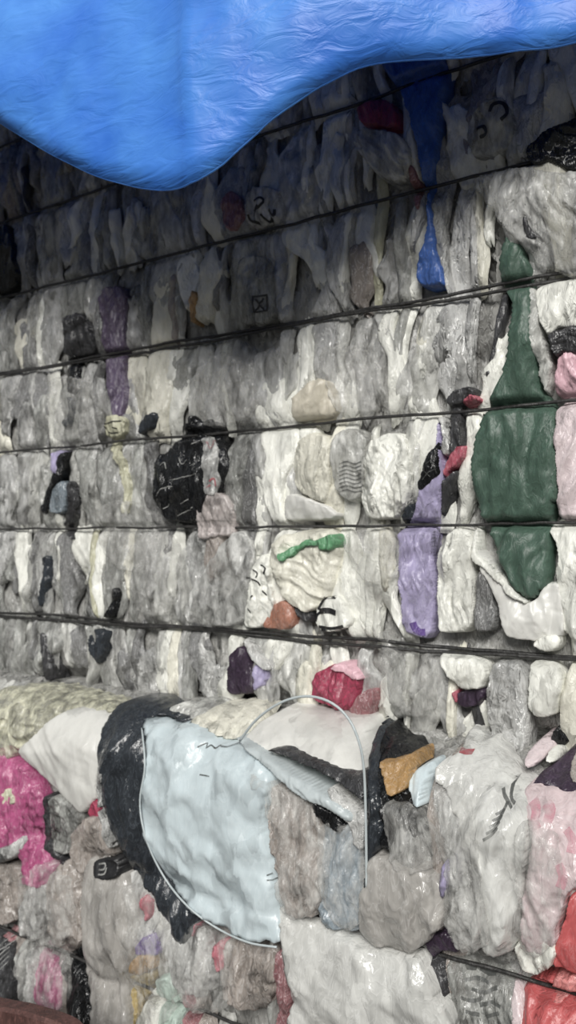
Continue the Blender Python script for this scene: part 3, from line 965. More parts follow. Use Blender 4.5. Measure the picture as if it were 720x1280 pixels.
# in the tarp's shade
U('film_sheet', 'pale_grey_film', [(440, 170), (455, 158), (485, 160), (508, 178), (512, 205), (500, 226), (476, 222), (458, 205), (446, 190)], 'pale crumpled sheet in deep shade left of the blue strip', 'film', lift=0.045, T=0.02, R=0.03, fa=0.012, ang=0.7)
U('film_scrap', 'magenta_film', [(445, 135), (470, 122), (492, 130), (494, 155), (470, 158), (450, 154)], 'dark reddish scrap in the deep shade beside the blue strip', 'film', lift=0.03)
U('film_strip', 'rosy_film', [(508, 212), (516, 205), (524, 225), (524, 262), (516, 255)], 'thin rosy strip along the left edge of the blue strip', 'film', lift=0.028, T=0.006)
U('film_sheet', 'rosy_film', [(275, 250), (290, 238), (302, 250), (304, 275), (290, 290), (278, 280)], 'dull reddish film left of the round emblem in the shade', 'film', lift=0.024)
p = U('plastic_bag', 'grey_film', [(585, 150), (600, 128), (625, 120), (640, 135), (642, 165), (625, 190), (595, 195), (582, 175)], 'grey film bag with a black squiggle in the shade at upper right', 'bag', lift=0.03)
strokes(p, 'squiggle_print', 'print_black', [[(612, 140), (618, 130), (630, 130), (634, 142), (626, 150)], [(596, 162), (604, 158), (608, 166), (600, 172)]], 4)

# ================================================================== pieces of the lower bale


def Lo(name, mat, pts, label=None, cat=None, **k):
    k.setdefault('lift', 0.03)
    k.setdefault('T', 0.025)
    k.setdefault('R', 0.03)
    return patch(name, mat, pts, label, cat, low=True, **k)


Lo('film_sheet', 'straw_clear', [(-12, 870), (20, 858), (60, 860), (100, 868), (138, 878), (136, 892), (100, 892), (64, 905), (40, 925), (16, 945), (-12, 952)],
   'yellowish clear film draped over the ledge at the left edge', 'film', lift=0.05, T=0.03, fa=0.016, fw=0.03, ang=1.2, ca=0.014, over=1, anchor='the yellowish film')
Lo('plastic_sack', 'white_sack', [(20, 940), (36, 922), (62, 898), (92, 884), (130, 888), (140, 905), (134, 940), (122, 975), (118, 1000), (102, 1018), (88, 1010), (66, 988), (40, 962)],
   'smooth white sack bulging out beside the black film', 'sack', lift=0.07, T=0.05, R=0.05, fa=0.005, fw=0.06, ang=0.8, ca=0.014, cw=0.12, over=1, flat=0.8, jag=0.001, anchor='the smooth white sack')
Lo('film_sheet', 'slate_film', [(120, 925), (132, 898), (146, 880), (160, 874), (180, 876), (200, 885), (234, 900), (228, 906), (200, 900), (182, 902), (186, 930), (186, 975), (188, 1010), (196, 1050),
   (212, 1090), (228, 1115), (240, 1140), (236, 1170), (224, 1186), (212, 1168), (194, 1130), (168, 1090), (146, 1054), (128, 1010), (118, 965)],
   'shiny black film folded down the left side of the ice-blue sack', 'film', lift=0.085, T=0.045, R=0.03, fa=0.016, fw=0.05, ang=-0.18, ca=0.012, cw=0.07, over=1, flat=0.7, jag=0.001, anchor='the shiny black film')
Lo('film_strip', 'silver_film', [(122, 955), (130, 930), (134, 935), (128, 970), (126, 1010), (136, 1040), (140, 1060), (132, 1056), (122, 1020), (119, 985)], 'thin shiny silver edge along the left of the black film', 'film', lift=0.115, T=0.008, over=1)
# the ice-blue sack: body, mouth flap with its hem, black strap
S_ = empty('plastic_sack', (pix(290, 1185, .25)[0], -0.2, pix(290, 1185, .25)[1]))
tag(S_, 'big ice-blue sack with a domed, hemmed mouth and black strap', 'sack')
ANCHORS.append(('the ice-blue sack', 280, 1040))
body = Lo('sack_body', 'ice_blue_sack', [(176, 899), (200, 897), (235, 904), (270, 925), (300, 930), (325, 945), (342, 970), (336, 1000), (328, 1040), (340, 1080), (345, 1130), (352, 1150), (354, 1176), (346, 1184),
   (310, 1178), (270, 1160), (236, 1135), (210, 1105), (190, 1070), (178, 1035), (174, 1000), (180, 960), (178, 925)], parent=S_,
   lift=0.115, T=0.03, R=0.05, fa=0.008, fw=0.06, ang=-0.45, ca=0.034, cw=0.11, over=1, tuck=0.05, jag=0.0, flat=0.85)
strokes(body, 'printed_marks', 'print_grey', [[(246, 934), (252, 931), (258, 935), (264, 931), (270, 935), (276, 931), (282, 934), (290, 930)]], 1.6)
strokes(body, 'printed_marks', 'print_grey', [[(334, 1094), (340, 1092)], [(334, 1100), (340, 1102)], [(250, 968), (262, 970)]], 1.6)
mouth = Lo('sack_mouth', 'white_sack', [(300, 932), (318, 906), (340, 888), (365, 876), (392, 873), (416, 882), (436, 902), (448, 930), (453, 960), (453, 1010), (440, 990), (410, 972), (380, 960), (350, 948), (325, 940)],
   'silvery white domed mouth', parent=S_, lift=0.10, T=0.035, R=0.05, fa=0.012, fw=0.05, ang=1.15, ca=0.014, cw=0.07, over=1, tuck=0.03, jag=0.0, flat=0.7)
Lo('black_strap', 'charcoal_film', [(330, 939), (352, 934), (380, 944), (410, 957), (440, 965), (452, 968), (453, 1002), (436, 992), (412, 976), (385, 962), (355, 948)],
   'black strap across the mouth', parent=S_, lift=0.175, T=0.008, fa=0.004, ca=0.006, over=1, tuck=0.03, jag=0.001, flat=0.7)
hp = [(300, 926), (318, 903), (340, 885), (365, 873), (392, 870), (418, 879), (438, 899), (450, 928), (455, 960), (456, 1010), (456, 1060), (456, 1110)]
ho_ = mouth.off + 0.004
hw_ = np.array([pix(a, b, ho_) for a, b in hp])
hc = spline(hw_, False, 0.01)
V_, F_ = tube([(a, -ho_ - 0.006 * math.sin(i * 0.09), b) for i, (a, b) in enumerate(hc)], 0.0024, 8)
h_ = mesh_obj('hem', V_, F_, 'hem_white', S_)
h_['label'] = 'thin pale hem arching round the mouth'
rp = [(176, 900), (179, 926), (181, 960), (175, 1000), (179, 1035), (191, 1070), (211, 1105), (237, 1135), (271, 1160), (310, 1178), (346, 1184)]
rc = []
for a, b in rp:
    x_, z_ = pix(a, b, body.off)
    for _ in range(4):
        h0 = float(body.h(np.array([x_]), np.array([z_]))[0]) + 0.004
        x_, z_ = pix(a, b, h0)
    rc.append((x_, -h0, z_))
V_, F_ = tube(spline(np.array(rc), False, 0.01).tolist(), 0.002, 8)
mesh_obj('hem', V_, F_, 'hem_white', S_)['label'] = 'thin pale hem along the lower left edge'
Lo('folded_edge', 'hem_white', [(292, 924), (304, 922), (330, 940), (360, 962), (392, 985), (418, 1000), (440, 1018), (436, 1030), (405, 1012), (375, 998), (345, 975), (315, 948)], parent=S_,
   lift=0.15, T=0.016, R=0.012, fa=0.006, fw=0.02, ang=0.9, ca=0.008, cw=0.03, over=1, tuck=0.03, jag=0.0, flat=0.7)
Lo('film_sheet', 'taupe_film', [(336, 985), (355, 982), (385, 1002), (400, 1015), (404, 1050), (400, 1090), (398, 1140), (380, 1150), (356, 1142), (346, 1110), (336, 1060), (332, 1020)],
   'brownish clear crinkled film inside the ice-blue sack', 'film', lift=0.10, T=0.02, fa=0.016, fw=0.025, ca=0.016, cw=0.03, over=1, anchor='the brownish crinkled film')
Lo('film_sheet', 'blue_grey_film', [(402, 1030), (420, 1022), (440, 1030), (453, 1030), (454, 1080), (452, 1130), (448, 1165), (425, 1166), (402, 1155), (398, 1100)],
   'bluish grey shiny film behind the pale hem of the ice-blue sack', 'film', lift=0.085, T=0.02, fa=0.018, fw=0.02, ca=0.016, cw=0.03, over=1)
Lo('film_scrap', 'black_film', [(388, 1000), (405, 1008), (420, 1020), (430, 1034), (418, 1042), (400, 1028)], 'black scrap painted as gap shade under the folded edge of the ice-blue sack', 'film', lift=0.135, T=0.008, over=1)  # shade of the gap under the fold, laid in as black
Lo('film_scrap', 'silver_film', [(408, 985), (424, 990), (440, 1008), (452, 1020), (452, 1062), (440, 1058), (432, 1030), (418, 1010)], 'bright shiny wrinkled film below the black strap', 'film', lift=0.145, T=0.012, ca=0.016, cw=0.02, over=1)
Lo('film_strip', 'slate_film', [(452, 910), (464, 915), (472, 940), (474, 1000), (474, 1050), (462, 1090), (462, 1140), (456, 1145), (453, 1100), (457, 1040), (456, 980)],
   'long black strip right of the pale hem', 'film', lift=0.10, T=0.02, R=0.02, fa=0.014, fw=0.014, over=1, anchor='the long black strip')
Lo('plastic_bag', 'black_film', [(468, 912), (486, 918), (505, 930), (518, 940), (522, 965), (514, 985), (520, 1010), (522, 1040), (508, 1060), (486, 1066), (472, 1050), (470, 990)],
   'black bag with a yellow panel right of the long black strip', 'bag', lift=0.07, T=0.025, fa=0.014, fw=0.03, ca=0.014, over=1, anchor='the black and yellow bag')
Lo('film_scrap', 'gold_film', [(472, 952), (486, 950), (500, 946), (512, 944), (512, 962), (506, 980), (499, 993), (482, 998), (476, 980)], 'yellow film panel on the black bag', 'film', jag=0.001, lift=0.16, T=0.01, fa=0.008, ca=0.008, over=1)
Lo('film_scrap', 'ice_blue_sack', [(510, 975), (520, 960), (535, 957), (534, 970), (526, 990), (522, 1012), (514, 1005)], 'small ice-blue scrap beside the yellow panel', 'film', lift=0.09, T=0.014, over=1)
Lo('film_sheet', 'clear_film', [(486, 1060), (500, 1030), (510, 1035), (522, 1060), (520, 1085), (505, 1090)], 'small clear pointed film below the black and yellow bag', 'film', lift=0.09, T=0.01, fa=0.01, over=1)
# clear bags on the right
film('bag_white', (216, 216, 211), 0.18, vary=0.15, bump=0.4, scale=0.6, facet=0.5)
p = Lo('plastic_bag', 'bag_white', [(540, 972), (550, 950), (568, 940), (572, 910), (580, 893), (588, 908), (590, 930), (604, 926), (616, 945), (634, 970), (656, 985), (662, 1010), (658, 1060), (652, 1110), (646, 1150),
   (640, 1190), (618, 1200), (600, 1190), (592, 1150), (584, 1090), (570, 1040), (560, 1000)], 'tall white clear bag with a knotted top and hatched print', 'bag', lift=0.085, T=0.05, R=0.05, fa=0.03, fw=0.055, ang=-0.12,
   ca=0.014, cw=0.07, over=1, flat=0.6, anchor='the knotted clear bag')
strokes(p, 'hatched_print', 'print_grey', [[(604 + 4 * i, 1050 - 8 * i), (614 + 4 * i, 1044 - 8 * i), (622 + 3 * i, 1034 - 8 * i)] for i in range(5)] + [[(628, 985), (632, 1000), (640, 1010)], [(632, 978), (638, 996), (644, 1004)]], 2.6)
strokes(p, 'red_mark', 'print_red', [[(585, 932), (587, 942)]], 4)
Lo('plastic_bag', 'hazy_film', [(540, 985), (552, 980), (566, 1010), (580, 1050), (590, 1110), (598, 1165), (590, 1188), (570, 1186), (556, 1150), (556, 1090), (548, 1040)],
   'greyish clear bag hanging left of the knotted clear bag', 'bag', lift=0.06, T=0.03, fa=0.026, fw=0.03, ca=0.014, over=1)
Lo('film_strip', 'lilac_film', [(549, 1088), (556, 1074), (562, 1090), (560, 1115), (554, 1130), (548, 1115)], 'small lilac strip between clear bags low on the right', 'film', lift=0.10, T=0.008, over=1)
film('bag_rose', (210, 188, 190), 0.2, vary=0.15, bump=0.4, scale=0.6, facet=0.5)
p = Lo('plastic_bag', 'bag_rose', [(652, 990), (672, 982), (700, 990), (735, 1000), (735, 1110), (715, 1115), (700, 1150), (690, 1190), (668, 1195), (650, 1180), (652, 1110), (660, 1050)],
   'rosy clear bag with red blotches right of the knotted clear bag', 'bag', lift=0.075, T=0.045, R=0.05, fa=0.024, fw=0.05, ca=0.014, over=1, flat=0.6, anchor='the rosy clear bag')
strokes(p, 'rose_print', 'print_rose', [[(666, 1000), (670, 1012), (668, 1026), (672, 1036)], [(682, 1004), (687, 1014), (684, 1028)], [(708, 1036), (716, 1050), (714, 1066)], [(698, 1080), (704, 1096), (700, 1110)]], 8)
Lo('film_scrap', 'white_film', [(640, 1186), (650, 1178), (664, 1176), (690, 1180), (694, 1196), (686, 1214), (664, 1220), (648, 1210)], 'white crinkled clump over the wire at lower right', 'film', lift=0.085, T=0.02, ca=0.02, cw=0.03, over=1)
Lo('film_sheet', 'red_film', [(656, 1228), (672, 1222), (700, 1226), (735, 1236), (735, 1300), (655, 1300), (652, 1255)], 'bright red film filling the lower right corner', 'film', lift=0.06, T=0.03, fa=0.016, fw=0.05, ca=0.016, cw=0.07, anchor='the red film')
Lo('film_scrap', 'coral_film', [(688, 1228), (704, 1224), (735, 1234), (735, 1262), (712, 1258), (696, 1246)], 'coral pink fold on the bright red film', 'film', lift=0.095, T=0.012)
Lo('film_sheet', 'red_film', [(692, 1180), (700, 1160), (712, 1120), (735, 1110), (735, 1216), (705, 1214), (690, 1206)], 'red film strip above the wire at the right edge', 'film', lift=0.055, T=0.02)
Lo('film_sheet', 'plum_film', [(660, 985), (668, 972), (690, 955), (705, 940), (735, 930), (735, 1000), (700, 992), (676, 986)], 'dark plum bag in the hollow at the right edge', 'bag', lift=0.04, T=0.02, over=1, anchor='the dark plum bag')
Lo('film_scrap', 'white_film', [(672, 946), (686, 944), (688, 956), (674, 958)], 'tiny white tag in front of the dark plum bag', 'film', lift=0.07, T=0.006, over=1)
Lo('plastic_bag', 'rose_film', [(648, 950), (654, 936), (668, 922), (680, 926), (678, 944), (664, 960), (652, 966)], 'small pinkish clear bag under the boxy white bag', 'bag', lift=0.05, T=0.014, over=1)
U('film_scrap', 'black_film', [(688, 915), (694, 908), (706, 918), (712, 930), (700, 936), (690, 934)], 'black jagged scrap below the boxy white bag', 'film', lift=0.04, T=0.008)
Lo('plastic_bag', 'taupe_film', [(708, 950), (716, 940), (735, 936), (735, 986), (716, 982), (708, 968)], 'brownish clear lump at the right edge beside the dark plum bag', 'bag', lift=0.065, T=0.014, over=1)
# lower middle
film('bag_grey', (176, 172, 166), 0.2, vary=0.14, bump=0.35, scale=0.6, facet=0.45)
film('bag_rose', (210, 188, 190), 0.2, vary=0.15, bump=0.4, scale=0.6, facet=0.5)
Lo('plastic_bag', 'bag_grey', [(452, 1092), (462, 1070), (480, 1074), (520, 1086), (548, 1100), (556, 1130), (550, 1160), (534, 1180), (510, 1194), (480, 1188), (456, 1178), (446, 1150)],
   'rounded clear grey bag under the black and yellow bag', 'bag', lift=0.10, T=0.05, R=0.05, fa=0.012, fw=0.06, ca=0.016, cw=0.08, over=1, flat=0.6, anchor='the rounded grey bag')
Lo('plastic_sack', 'bag_white', [(342, 1140), (352, 1138), (380, 1152), (420, 1170), (452, 1182), (490, 1192), (520, 1196), (534, 1210), (545, 1250), (548, 1300), (365, 1300), (362, 1250), (352, 1200)],
   'large soft white sack at the bottom in front of everything', 'sack', lift=0.11, T=0.06, R=0.07, fa=0.014, fw=0.08, ang=0.6, ca=0.02, cw=0.11, over=1, flat=0.7, anchor='the large soft white sack')
Lo('film_scrap', 'plum_film', [(530, 1178), (550, 1164), (562, 1172), (574, 1180), (572, 1192), (552, 1192), (540, 1200)], 'dull purple scrap right of the rounded grey bag', 'film', lift=0.06, T=0.014, over=1)
Lo('film_sheet', 'charcoal_film', [(526, 1200), (540, 1190), (550, 1205), (556, 1235), (560, 1300), (545, 1300), (540, 1250), (530, 1225)], 'dark grey-green film right of the large soft white sack', 'film', lift=0.06, T=0.014)
p = Lo('plastic_bag', 'grey_film', [(560, 1200), (580, 1196), (620, 1206), (648, 1216), (652, 1250), (648, 1300), (572, 1300), (562, 1250)], 'grey clear bag covered in blotchy dark print at the bottom', 'bag', lift=0.045, T=0.025, anchor='the blotchy printed bag')
strokes(p, 'blotchy_print', 'print_grey', [[(578, 1210), (588, 1206), (592, 1214)], [(598, 1212), (612, 1216), (622, 1214)], [(580, 1226), (596, 1222), (612, 1228)], [(590, 1236), (606, 1240), (622, 1234)],
        [(576, 1246), (592, 1250), (604, 1246)], [(600, 1256), (616, 1252), (626, 1258)], [(582, 1264), (600, 1268)], [(608, 1270), (624, 1266)]], 3.4)
Lo('film_strip', 'rose_film', [(640, 1230), (652, 1222), (656, 1250), (654, 1280), (640, 1290)], 'pinkish white strip left of the bright red film', 'film', lift=0.06, T=0.01)
# lower left
p = Lo('film_sheet', 'hot_pink_film', [(-12, 945), (10, 945), (24, 958), (42, 985), (54, 1015), (56, 1050), (62, 1090), (48, 1112), (28, 1105), (20, 1070), (-12, 1062)], 'hot pink film sheet at the left edge under the yellowish film', 'film',
   lift=0.05, T=0.04, fa=0.020, fw=0.04, ang=0.2, ca=0.014, over=1, anchor='the hot pink sheet')
Lo('film_scrap', 'straw_film', [(2, 990), (12, 984), (18, 1000), (14, 1008), (2, 1004)], 'small straw-coloured patch on the hot pink sheet', 'film', lift=0.098, T=0.006, over=1)
Lo('film_scrap', 'silver_film', [(-12, 1062), (10, 1056), (26, 1044), (28, 1052), (18, 1072), (-12, 1082)], 'shiny silver tear across the foot of the hot pink sheet', 'film', lift=0.10, T=0.008, over=1)
Lo('film_sheet', 'charcoal_film', [(52, 1000), (60, 996), (66, 1020), (68, 1060), (82, 1076), (74, 1082), (58, 1066), (54, 1040)], 'thin dark band between the hot pink sheet and grey film', 'film', lift=0.055, T=0.01, over=1)
Lo('film_sheet', 'grey_film', [(60, 1000), (70, 996), (90, 1014), (100, 1028), (90, 1050), (82, 1070), (66, 1062), (62, 1030)], 'crinkled grey film below the smooth white sack', 'film', lift=0.06, T=0.016, ca=0.02, cw=0.03, over=1)
Lo('film_scrap', 'magenta_film', [(110, 1012), (116, 1000), (122, 1015), (120, 1030), (112, 1024)], 'tiny dark red scrap under the smooth white sack', 'film', lift=0.06, T=0.006, over=1)
Lo('plastic_bag', 'taupe_film', [(86, 1060), (92, 1036), (112, 1020), (132, 1032), (142, 1050), (142, 1080), (130, 1095), (104, 1095), (90, 1085)], 'puffy brownish clear bag under the smooth white sack', 'bag', lift=0.075, T=0.035, ca=0.014, over=1)
p = Lo('plastic_bag', 'bag_grey', [(98, 1110), (106, 1078), (128, 1064), (148, 1082), (162, 1120), (170, 1150), (166, 1190), (156, 1215), (160, 1245), (158, 1300), (112, 1300), (110, 1250), (104, 1210), (98, 1165)],
   'long cloudy clear bag with a square black label, lower left', 'bag', lift=0.075, T=0.045, R=0.045, fa=0.010, fw=0.05, ca=0.012, cw=0.06, over=1, flat=0.7, anchor='the labelled cloudy bag')
p2 = Lo('square_label', 'print_black', [(117, 1076), (142, 1074), (144, 1098), (118, 1100)], 'small square black label with white glyph', parent=p.obj, lift=0.13, T=0.003, fa=0.002, ca=0.002, over=1, re=0.003, flat=0.7, depth=0.006, jag=0.0)
strokes(p2, 'glyph', 'print_pale', [[(124, 1080), (132, 1079), (131, 1086), (124, 1087)], [(123, 1093), (131, 1092), (134, 1084)]], 2)
Lo('film_sheet', 'taupe_film', [(56, 1110), (68, 1085), (84, 1075), (94, 1090), (98, 1130), (100, 1170), (96, 1190), (76, 1186), (58, 1165)], 'crinkled brownish clear film left of the labelled cloudy bag', 'film', lift=0.05, T=0.02, ca=0.02, cw=0.03, over=.5)
Lo('film_sheet', 'hazy_film', [(22, 1150), (30, 1115), (46, 1104), (58, 1112), (56, 1150), (48, 1175), (30, 1180)], 'clear crinkled film below the hot pink sheet', 'film', lift=0.05, T=0.02, ca=0.02, cw=0.03, over=.5)
Lo('plastic_bag', 'taupe_film', [(-12, 1085), (10, 1080), (22, 1095), (26, 1130), (20, 1152), (-12, 1150)], 'brownish clear bag at the left edge below the hot pink sheet', 'bag', lift=0.045, T=0.02, ca=0.014)
Lo('film_strip', 'hot_pink_film', [(44, 1195), (52, 1180), (62, 1184), (68, 1200), (74, 1215), (76, 1260), (64, 1268), (48, 1260), (42, 1230)], 'hot pink strips under the wire at lower left', 'film', lift=0.045, T=0.016, fa=0.02, fw=0.014, anchor='the hot pink strips')
Lo('film_strip', 'silver_film', [(30, 1185), (40, 1180), (42, 1215), (44, 1262), (32, 1262), (32, 1220)], 'shiny grey strip left of the hot pink strips', 'film', lift=0.05, T=0.012, ca=0.014, cw=0.02)
p = Lo('film_sheet', 'charcoal_film', [(-12, 1168), (8, 1166), (16, 1190), (16, 1230), (10, 1262), (-12, 1262)], 'dark striped film at the left edge under the wire', 'film', lift=0.045, T=0.012)
strokes(p, 'pale_stripes', 'print_pale', [[(0, 1182 + 6 * i), (6, 1176 + 6 * i), (13, 1170 + 6 * i)] for i in range(6)], 1.4)
Lo('film_sheet', 'black_film', [(76, 1206), (84, 1186), (98, 1184), (104, 1215), (110, 1250), (112, 1300), (88, 1300), (82, 1250)], 'matt black film between the hot pink strips and the cloudy bag', 'film', lift=0.045, T=0.012, fa=0.006)
Lo('film_scrap', 'gold_film', [(160, 1210), (164, 1200), (176, 1192), (188, 1200), (186, 1216), (170, 1220)], 'yellow scrap right of the labelled cloudy bag', 'film', lift=0.06, T=0.012, over=1)
Lo('film_strip', 'mustard_film', [(162, 1225), (176, 1216), (188, 1226), (182, 1250), (172, 1280), (160, 1280)], 'mustard strip under the yellow scrap', 'film', lift=0.045, T=0.012)
Lo('film_scrap', 'violet_film', [(168, 1192), (176, 1172), (190, 1178), (194, 1196), (184, 1196)], 'violet scrap above the yellow scrap', 'film', lift=0.05, T=0.01, over=1)
Lo('film_strip', 'raspberry_film', [(172, 1130), (180, 1118), (188, 1130), (186, 1150), (178, 1152)], 'raspberry scrap left of the foot of the black film', 'film', lift=0.055, T=0.008, over=1)
Lo('film_sheet', 'white_film', [(164, 1300), (176, 1262), (190, 1236), (196, 1245), (192, 1300)], 'white pointed sheet at the bottom left of the mint strip', 'film', lift=0.07, T=0.012)
Lo('film_strip', 'mint_film', [(194, 1230), (206, 1222), (216, 1236), (220, 1262), (218, 1300), (194, 1300)], 'mint green strip at the bottom under a wire', 'film', lift=0.055, T=0.012)
Lo('film_strip', 'rosy_film', [(226, 1245), (240, 1240), (242, 1300), (226, 1300)], 'dull red strip at the bottom right of the mint strip', 'film', lift=0.05, T=0.01)
Lo('plastic_bag', 'hazy_film', [(206, 1168), (216, 1158), (232, 1170), (248, 1160), (262, 1175), (266, 1220), (262, 1245), (236, 1246), (218, 1236), (208, 1205)], 'clear brownish bag under the foot of the black film', 'bag', lift=0.05, T=0.02, ca=0.014, over=1)
Lo('film_strip', 'magenta_film', [(232, 1152), (240, 1145), (246, 1160), (240, 1172), (232, 1168)], 'dull magenta scrap under the edge of the ice-blue sack', 'film', lift=0.06, T=0.006, over=1)
Lo('film_strip', 'raspberry_film', [(264, 1186), (272, 1180), (280, 1188), (278, 1214), (268, 1216)], 'raspberry strip under the ice-blue sack', 'film', lift=0.065, T=0.008, over=1)
Lo('plastic_bag', 'taupe_film', [(276, 1196), (284, 1174), (310, 1178), (340, 1188), (344, 1220), (338, 1256), (316, 1266), (290, 1260), (276, 1240)], 'cloudy brownish bag between the ice-blue sack and the large white sack', 'bag', lift=0.05, T=0.03, over=1)
Lo('film_sheet', 'rosy_film', [(342, 1200), (350, 1190), (358, 1220), (362, 1300), (346, 1300), (344, 1250)], 'narrow reddish clear strip left of the large soft white sack', 'film', lift=0.05, T=0.01)
Lo('film_sheet', 'cream_film', [(232, 905), (262, 884), (290, 882), (320, 886), (318, 905), (300, 925), (275, 925), (250, 915)], 'creamy clear film on the ledge behind the ice-blue sack', 'film', lift=0.06, T=0.03, fa=0.016, ang=1.2, ca=0.012, over=1)
Lo('film_sheet', 'pale_grey_film', [(200, 888), (225, 878), (262, 876), (262, 888), (235, 902), (212, 895)], 'greyish clear film on the ledge above the black film tip', 'film', lift=0.04, T=0.02, fa=0.014, ang=1.2, ca=0.012, over=1)

# ------------------------------------------------------------------ thin clear sheets lying over other pieces
for low, lf, pts, lab in [
    (True, 0.085, [(150, 1120), (180, 1105), (210, 1150), (222, 1190), (214, 1250), (196, 1290), (168, 1280), (156, 1215)], 'thin clear film veiling the yellow and violet scraps'),
    (True, 0.085, [(222, 1160), (250, 1158), (285, 1172), (290, 1215), (280, 1260), (250, 1270), (226, 1250), (214, 1210)], 'thin clear film veiling the raspberry strip under the ice-blue sack'),
    (True, 0.09, [(20, 1100), (50, 1080), (84, 1100), (90, 1150), (76, 1186), (40, 1180), (22, 1150)], 'thin clear film veiling crinkles below the hot pink sheet'),
    (True, 0.08, [(26, 1190), (60, 1180), (84, 1200), (84, 1250), (60, 1272), (30, 1262)], 'thin clear film veiling the hot pink strips'),
    (True, 0.135, [(310, 960), (350, 985), (390, 1010), (410, 1050), (405, 1120), (380, 1150), (350, 1140), (345, 1060), (325, 1000)], 'thin clear film veiling the brownish crinkles in the ice-blue sack'),
    (True, 0.13, [(396, 1035), (430, 1030), (452, 1050), (452, 1110), (446, 1160), (415, 1158), (398, 1110)], 'thin clear film veiling the bluish film behind the pale hem'),
    (True, 0.14, [(540, 1000), (575, 985), (590, 1040), (600, 1110), (610, 1180), (580, 1192), (556, 1160), (552, 1080)], 'thin clear film over the left side of the knotted clear bag'),
    (True, 0.13, [(640, 1040), (680, 1030), (700, 1080), (696, 1150), (680, 1195), (650, 1190), (642, 1120)], 'thin clear film between the knotted and rosy clear bags'),
    (True, 0.11, [(476, 1010), (500, 1000), (530, 1030), (545, 1080), (520, 1095), (490, 1085)], 'thin clear film over the foot of the black and yellow bag'),
    (False, 0.05, [(120, 640), (150, 625), (190, 640), (200, 665), (180, 705), (150, 715), (128, 690)], 'thin clear film across the fifth wire on the left'),
    (False, 0.05, [(400, 440), (440, 430), (470, 450), (480, 500), (460, 520), (420, 515), (405, 480)], 'thin clear film above the fourth wire right of the beige film'),
    (False, 0.05, [(240, 470), (270, 440), (300, 450), (320, 500), (300, 530), (260, 535), (244, 510)], 'thin clear film above the round black bag on its right'),
    (False, 0.06, [(430, 670), (470, 655), (496, 680), (490, 720), (460, 730), (436, 705)], 'thin clear film right of the bag with the green band'),
    (False, 0.05, [(60, 480), (90, 470), (120, 490), (128, 540), (100, 560), (66, 545)], 'thin clear film left of the small yellowish printed scrap'),
    (False, 0.05, [(160, 690), (190, 665), (215, 680), (222, 740), (200, 770), (170, 760)], 'thin clear film above the lowest double wire left of centre'),
    (False, 0.05, [(470, 790), (500, 810), (540, 820), (545, 870), (520, 900), (486, 880), (474, 840)], 'thin clear film below the lowest double wire right of the magenta fan'),
]:
    patch('film_sheet', 'clear_soft', pts, lab, 'film', low=low, lift=lf, T=0.02, R=0.03, fa=0.02, fw=0.03, ca=0.016, cw=0.04, over=1 if low else 0.2, jag=0.006)
    PATCHES.pop()

# ------------------------------------------------------------------ brown board leaning in the lower left corner
bx = [pix(a, b, 0.42) for a, b in [(-60, 1238), (0, 1252), (40, 1260), (88, 1277), (110, 1300)]]
bV, bF = [], []
top_ = spline(np.array(bx), False, 0.02)
for (x, z) in top_:
    for (y, dz) in ((-0.44, -0.006), (-0.434, 0.0), (-0.406, 0.0), (-0.40, -0.006)):
        bV.append((x, y, z + dz))
    bV.append((x, -0.40, 0.0))
    bV.append((x, -0.44, 0.0))
nt_ = len(top_)
for i in range(nt_ - 1):
    for j in range(6):
        a, b = i * 6 + j, i * 6 + (j + 1) % 6
        bF.append((a, b, b + 6, a + 6))
bF.append(tuple(range(6))[::-1])
bF.append(tuple((nt_ - 1) * 6 + j for j in range(6)))
tag(mesh_obj('brown_board', bV, bF, 'brown_board', smooth=False), 'dark reddish brown board edge in the lower left corner', 'board')

# ================================================================== fillers: the crumpled clear film between the named pieces
RNG = random.Random(21)


def filler_mesh(x, w, z0, z1, low, lift, seed, lean, T, fine=1.0):
    nx = max(7, int(w / 0.005 * fine))
    nz = max(10, int((z1 - z0) / 0.0065 * fine))
    s, t = np.meshgrid(np.linspace(-1, 1, nx), np.linspace(0, 1, nz))
    s, t = s.ravel(), t.ravel()
    prof = 0.45 + 0.55 * np.sin(np.pi * np.clip(t + RNG.uniform(-0.2, 0.2), 0, 1)) ** RNG.uniform(0.5, 1.2)
    wl = prof * (1 + 0.55 * pn(t * 3.1, t * 0 + 0.5, seed))
    wr = prof * (1 + 0.55 * pn(t * 3.1, t * 0 + 7.5, seed))
    X = x + np.where(s < 0, s * wl, s * wr) * w * 0.5 + lean * (t - 0.5) + 0.4 * w * pn(t * 2.4, t * 0, seed + 2)
    Z = z0 + (z1 - z0) * t + 0.012 * pn(s * 1.5, t * 2, seed + 5)
    e = sm((1 - np.abs(s)) / 0.16) * sm(np.minimum(t, 1 - t) / 0.05)
    o = face(X, Z, low) - 0.005 + (lift + 0.005) * e + T * np.sqrt(np.maximum(1 - s * s, 0)) * np.sin(np.pi * np.clip(t, 0, 1)) ** 0.4
    fw = RNG.uniform(0.014, 0.04)
    cw = RNG.uniform(0.025, 0.06)
    o = o + e * (fw * RNG.uniform(0.15, 0.3) * folds(X, Z, seed, fw, math.atan2(-lean, z1 - z0) + RNG.uniform(-0.15, 0.15), RNG.uniform(3, 8))
                 + cw * RNG.uniform(0.10, 0.2) * crumple(X, Z, seed, cw) + 0.0016 * crumple(X, Z, seed + 4, 0.013))
    o = squeeze(o, X, Z, low)
    V = np.stack([X, -o, Z], 1)
    return V, grid_faces(nx, nz)


def row_words(low, k):
    if low:
        return ['high in the lower bale', 'amid the lower bale', 'at the foot of the lower bale', 'at the foot of the lower bale'][k]
    return ['above the first wire', 'above the first wire', 'between first and second wires', 'between second and third wires', 'between third and fourth wires',
            'between fourth and fifth wires', 'between fifth and lowest wires', 'under the lowest wire'][k]


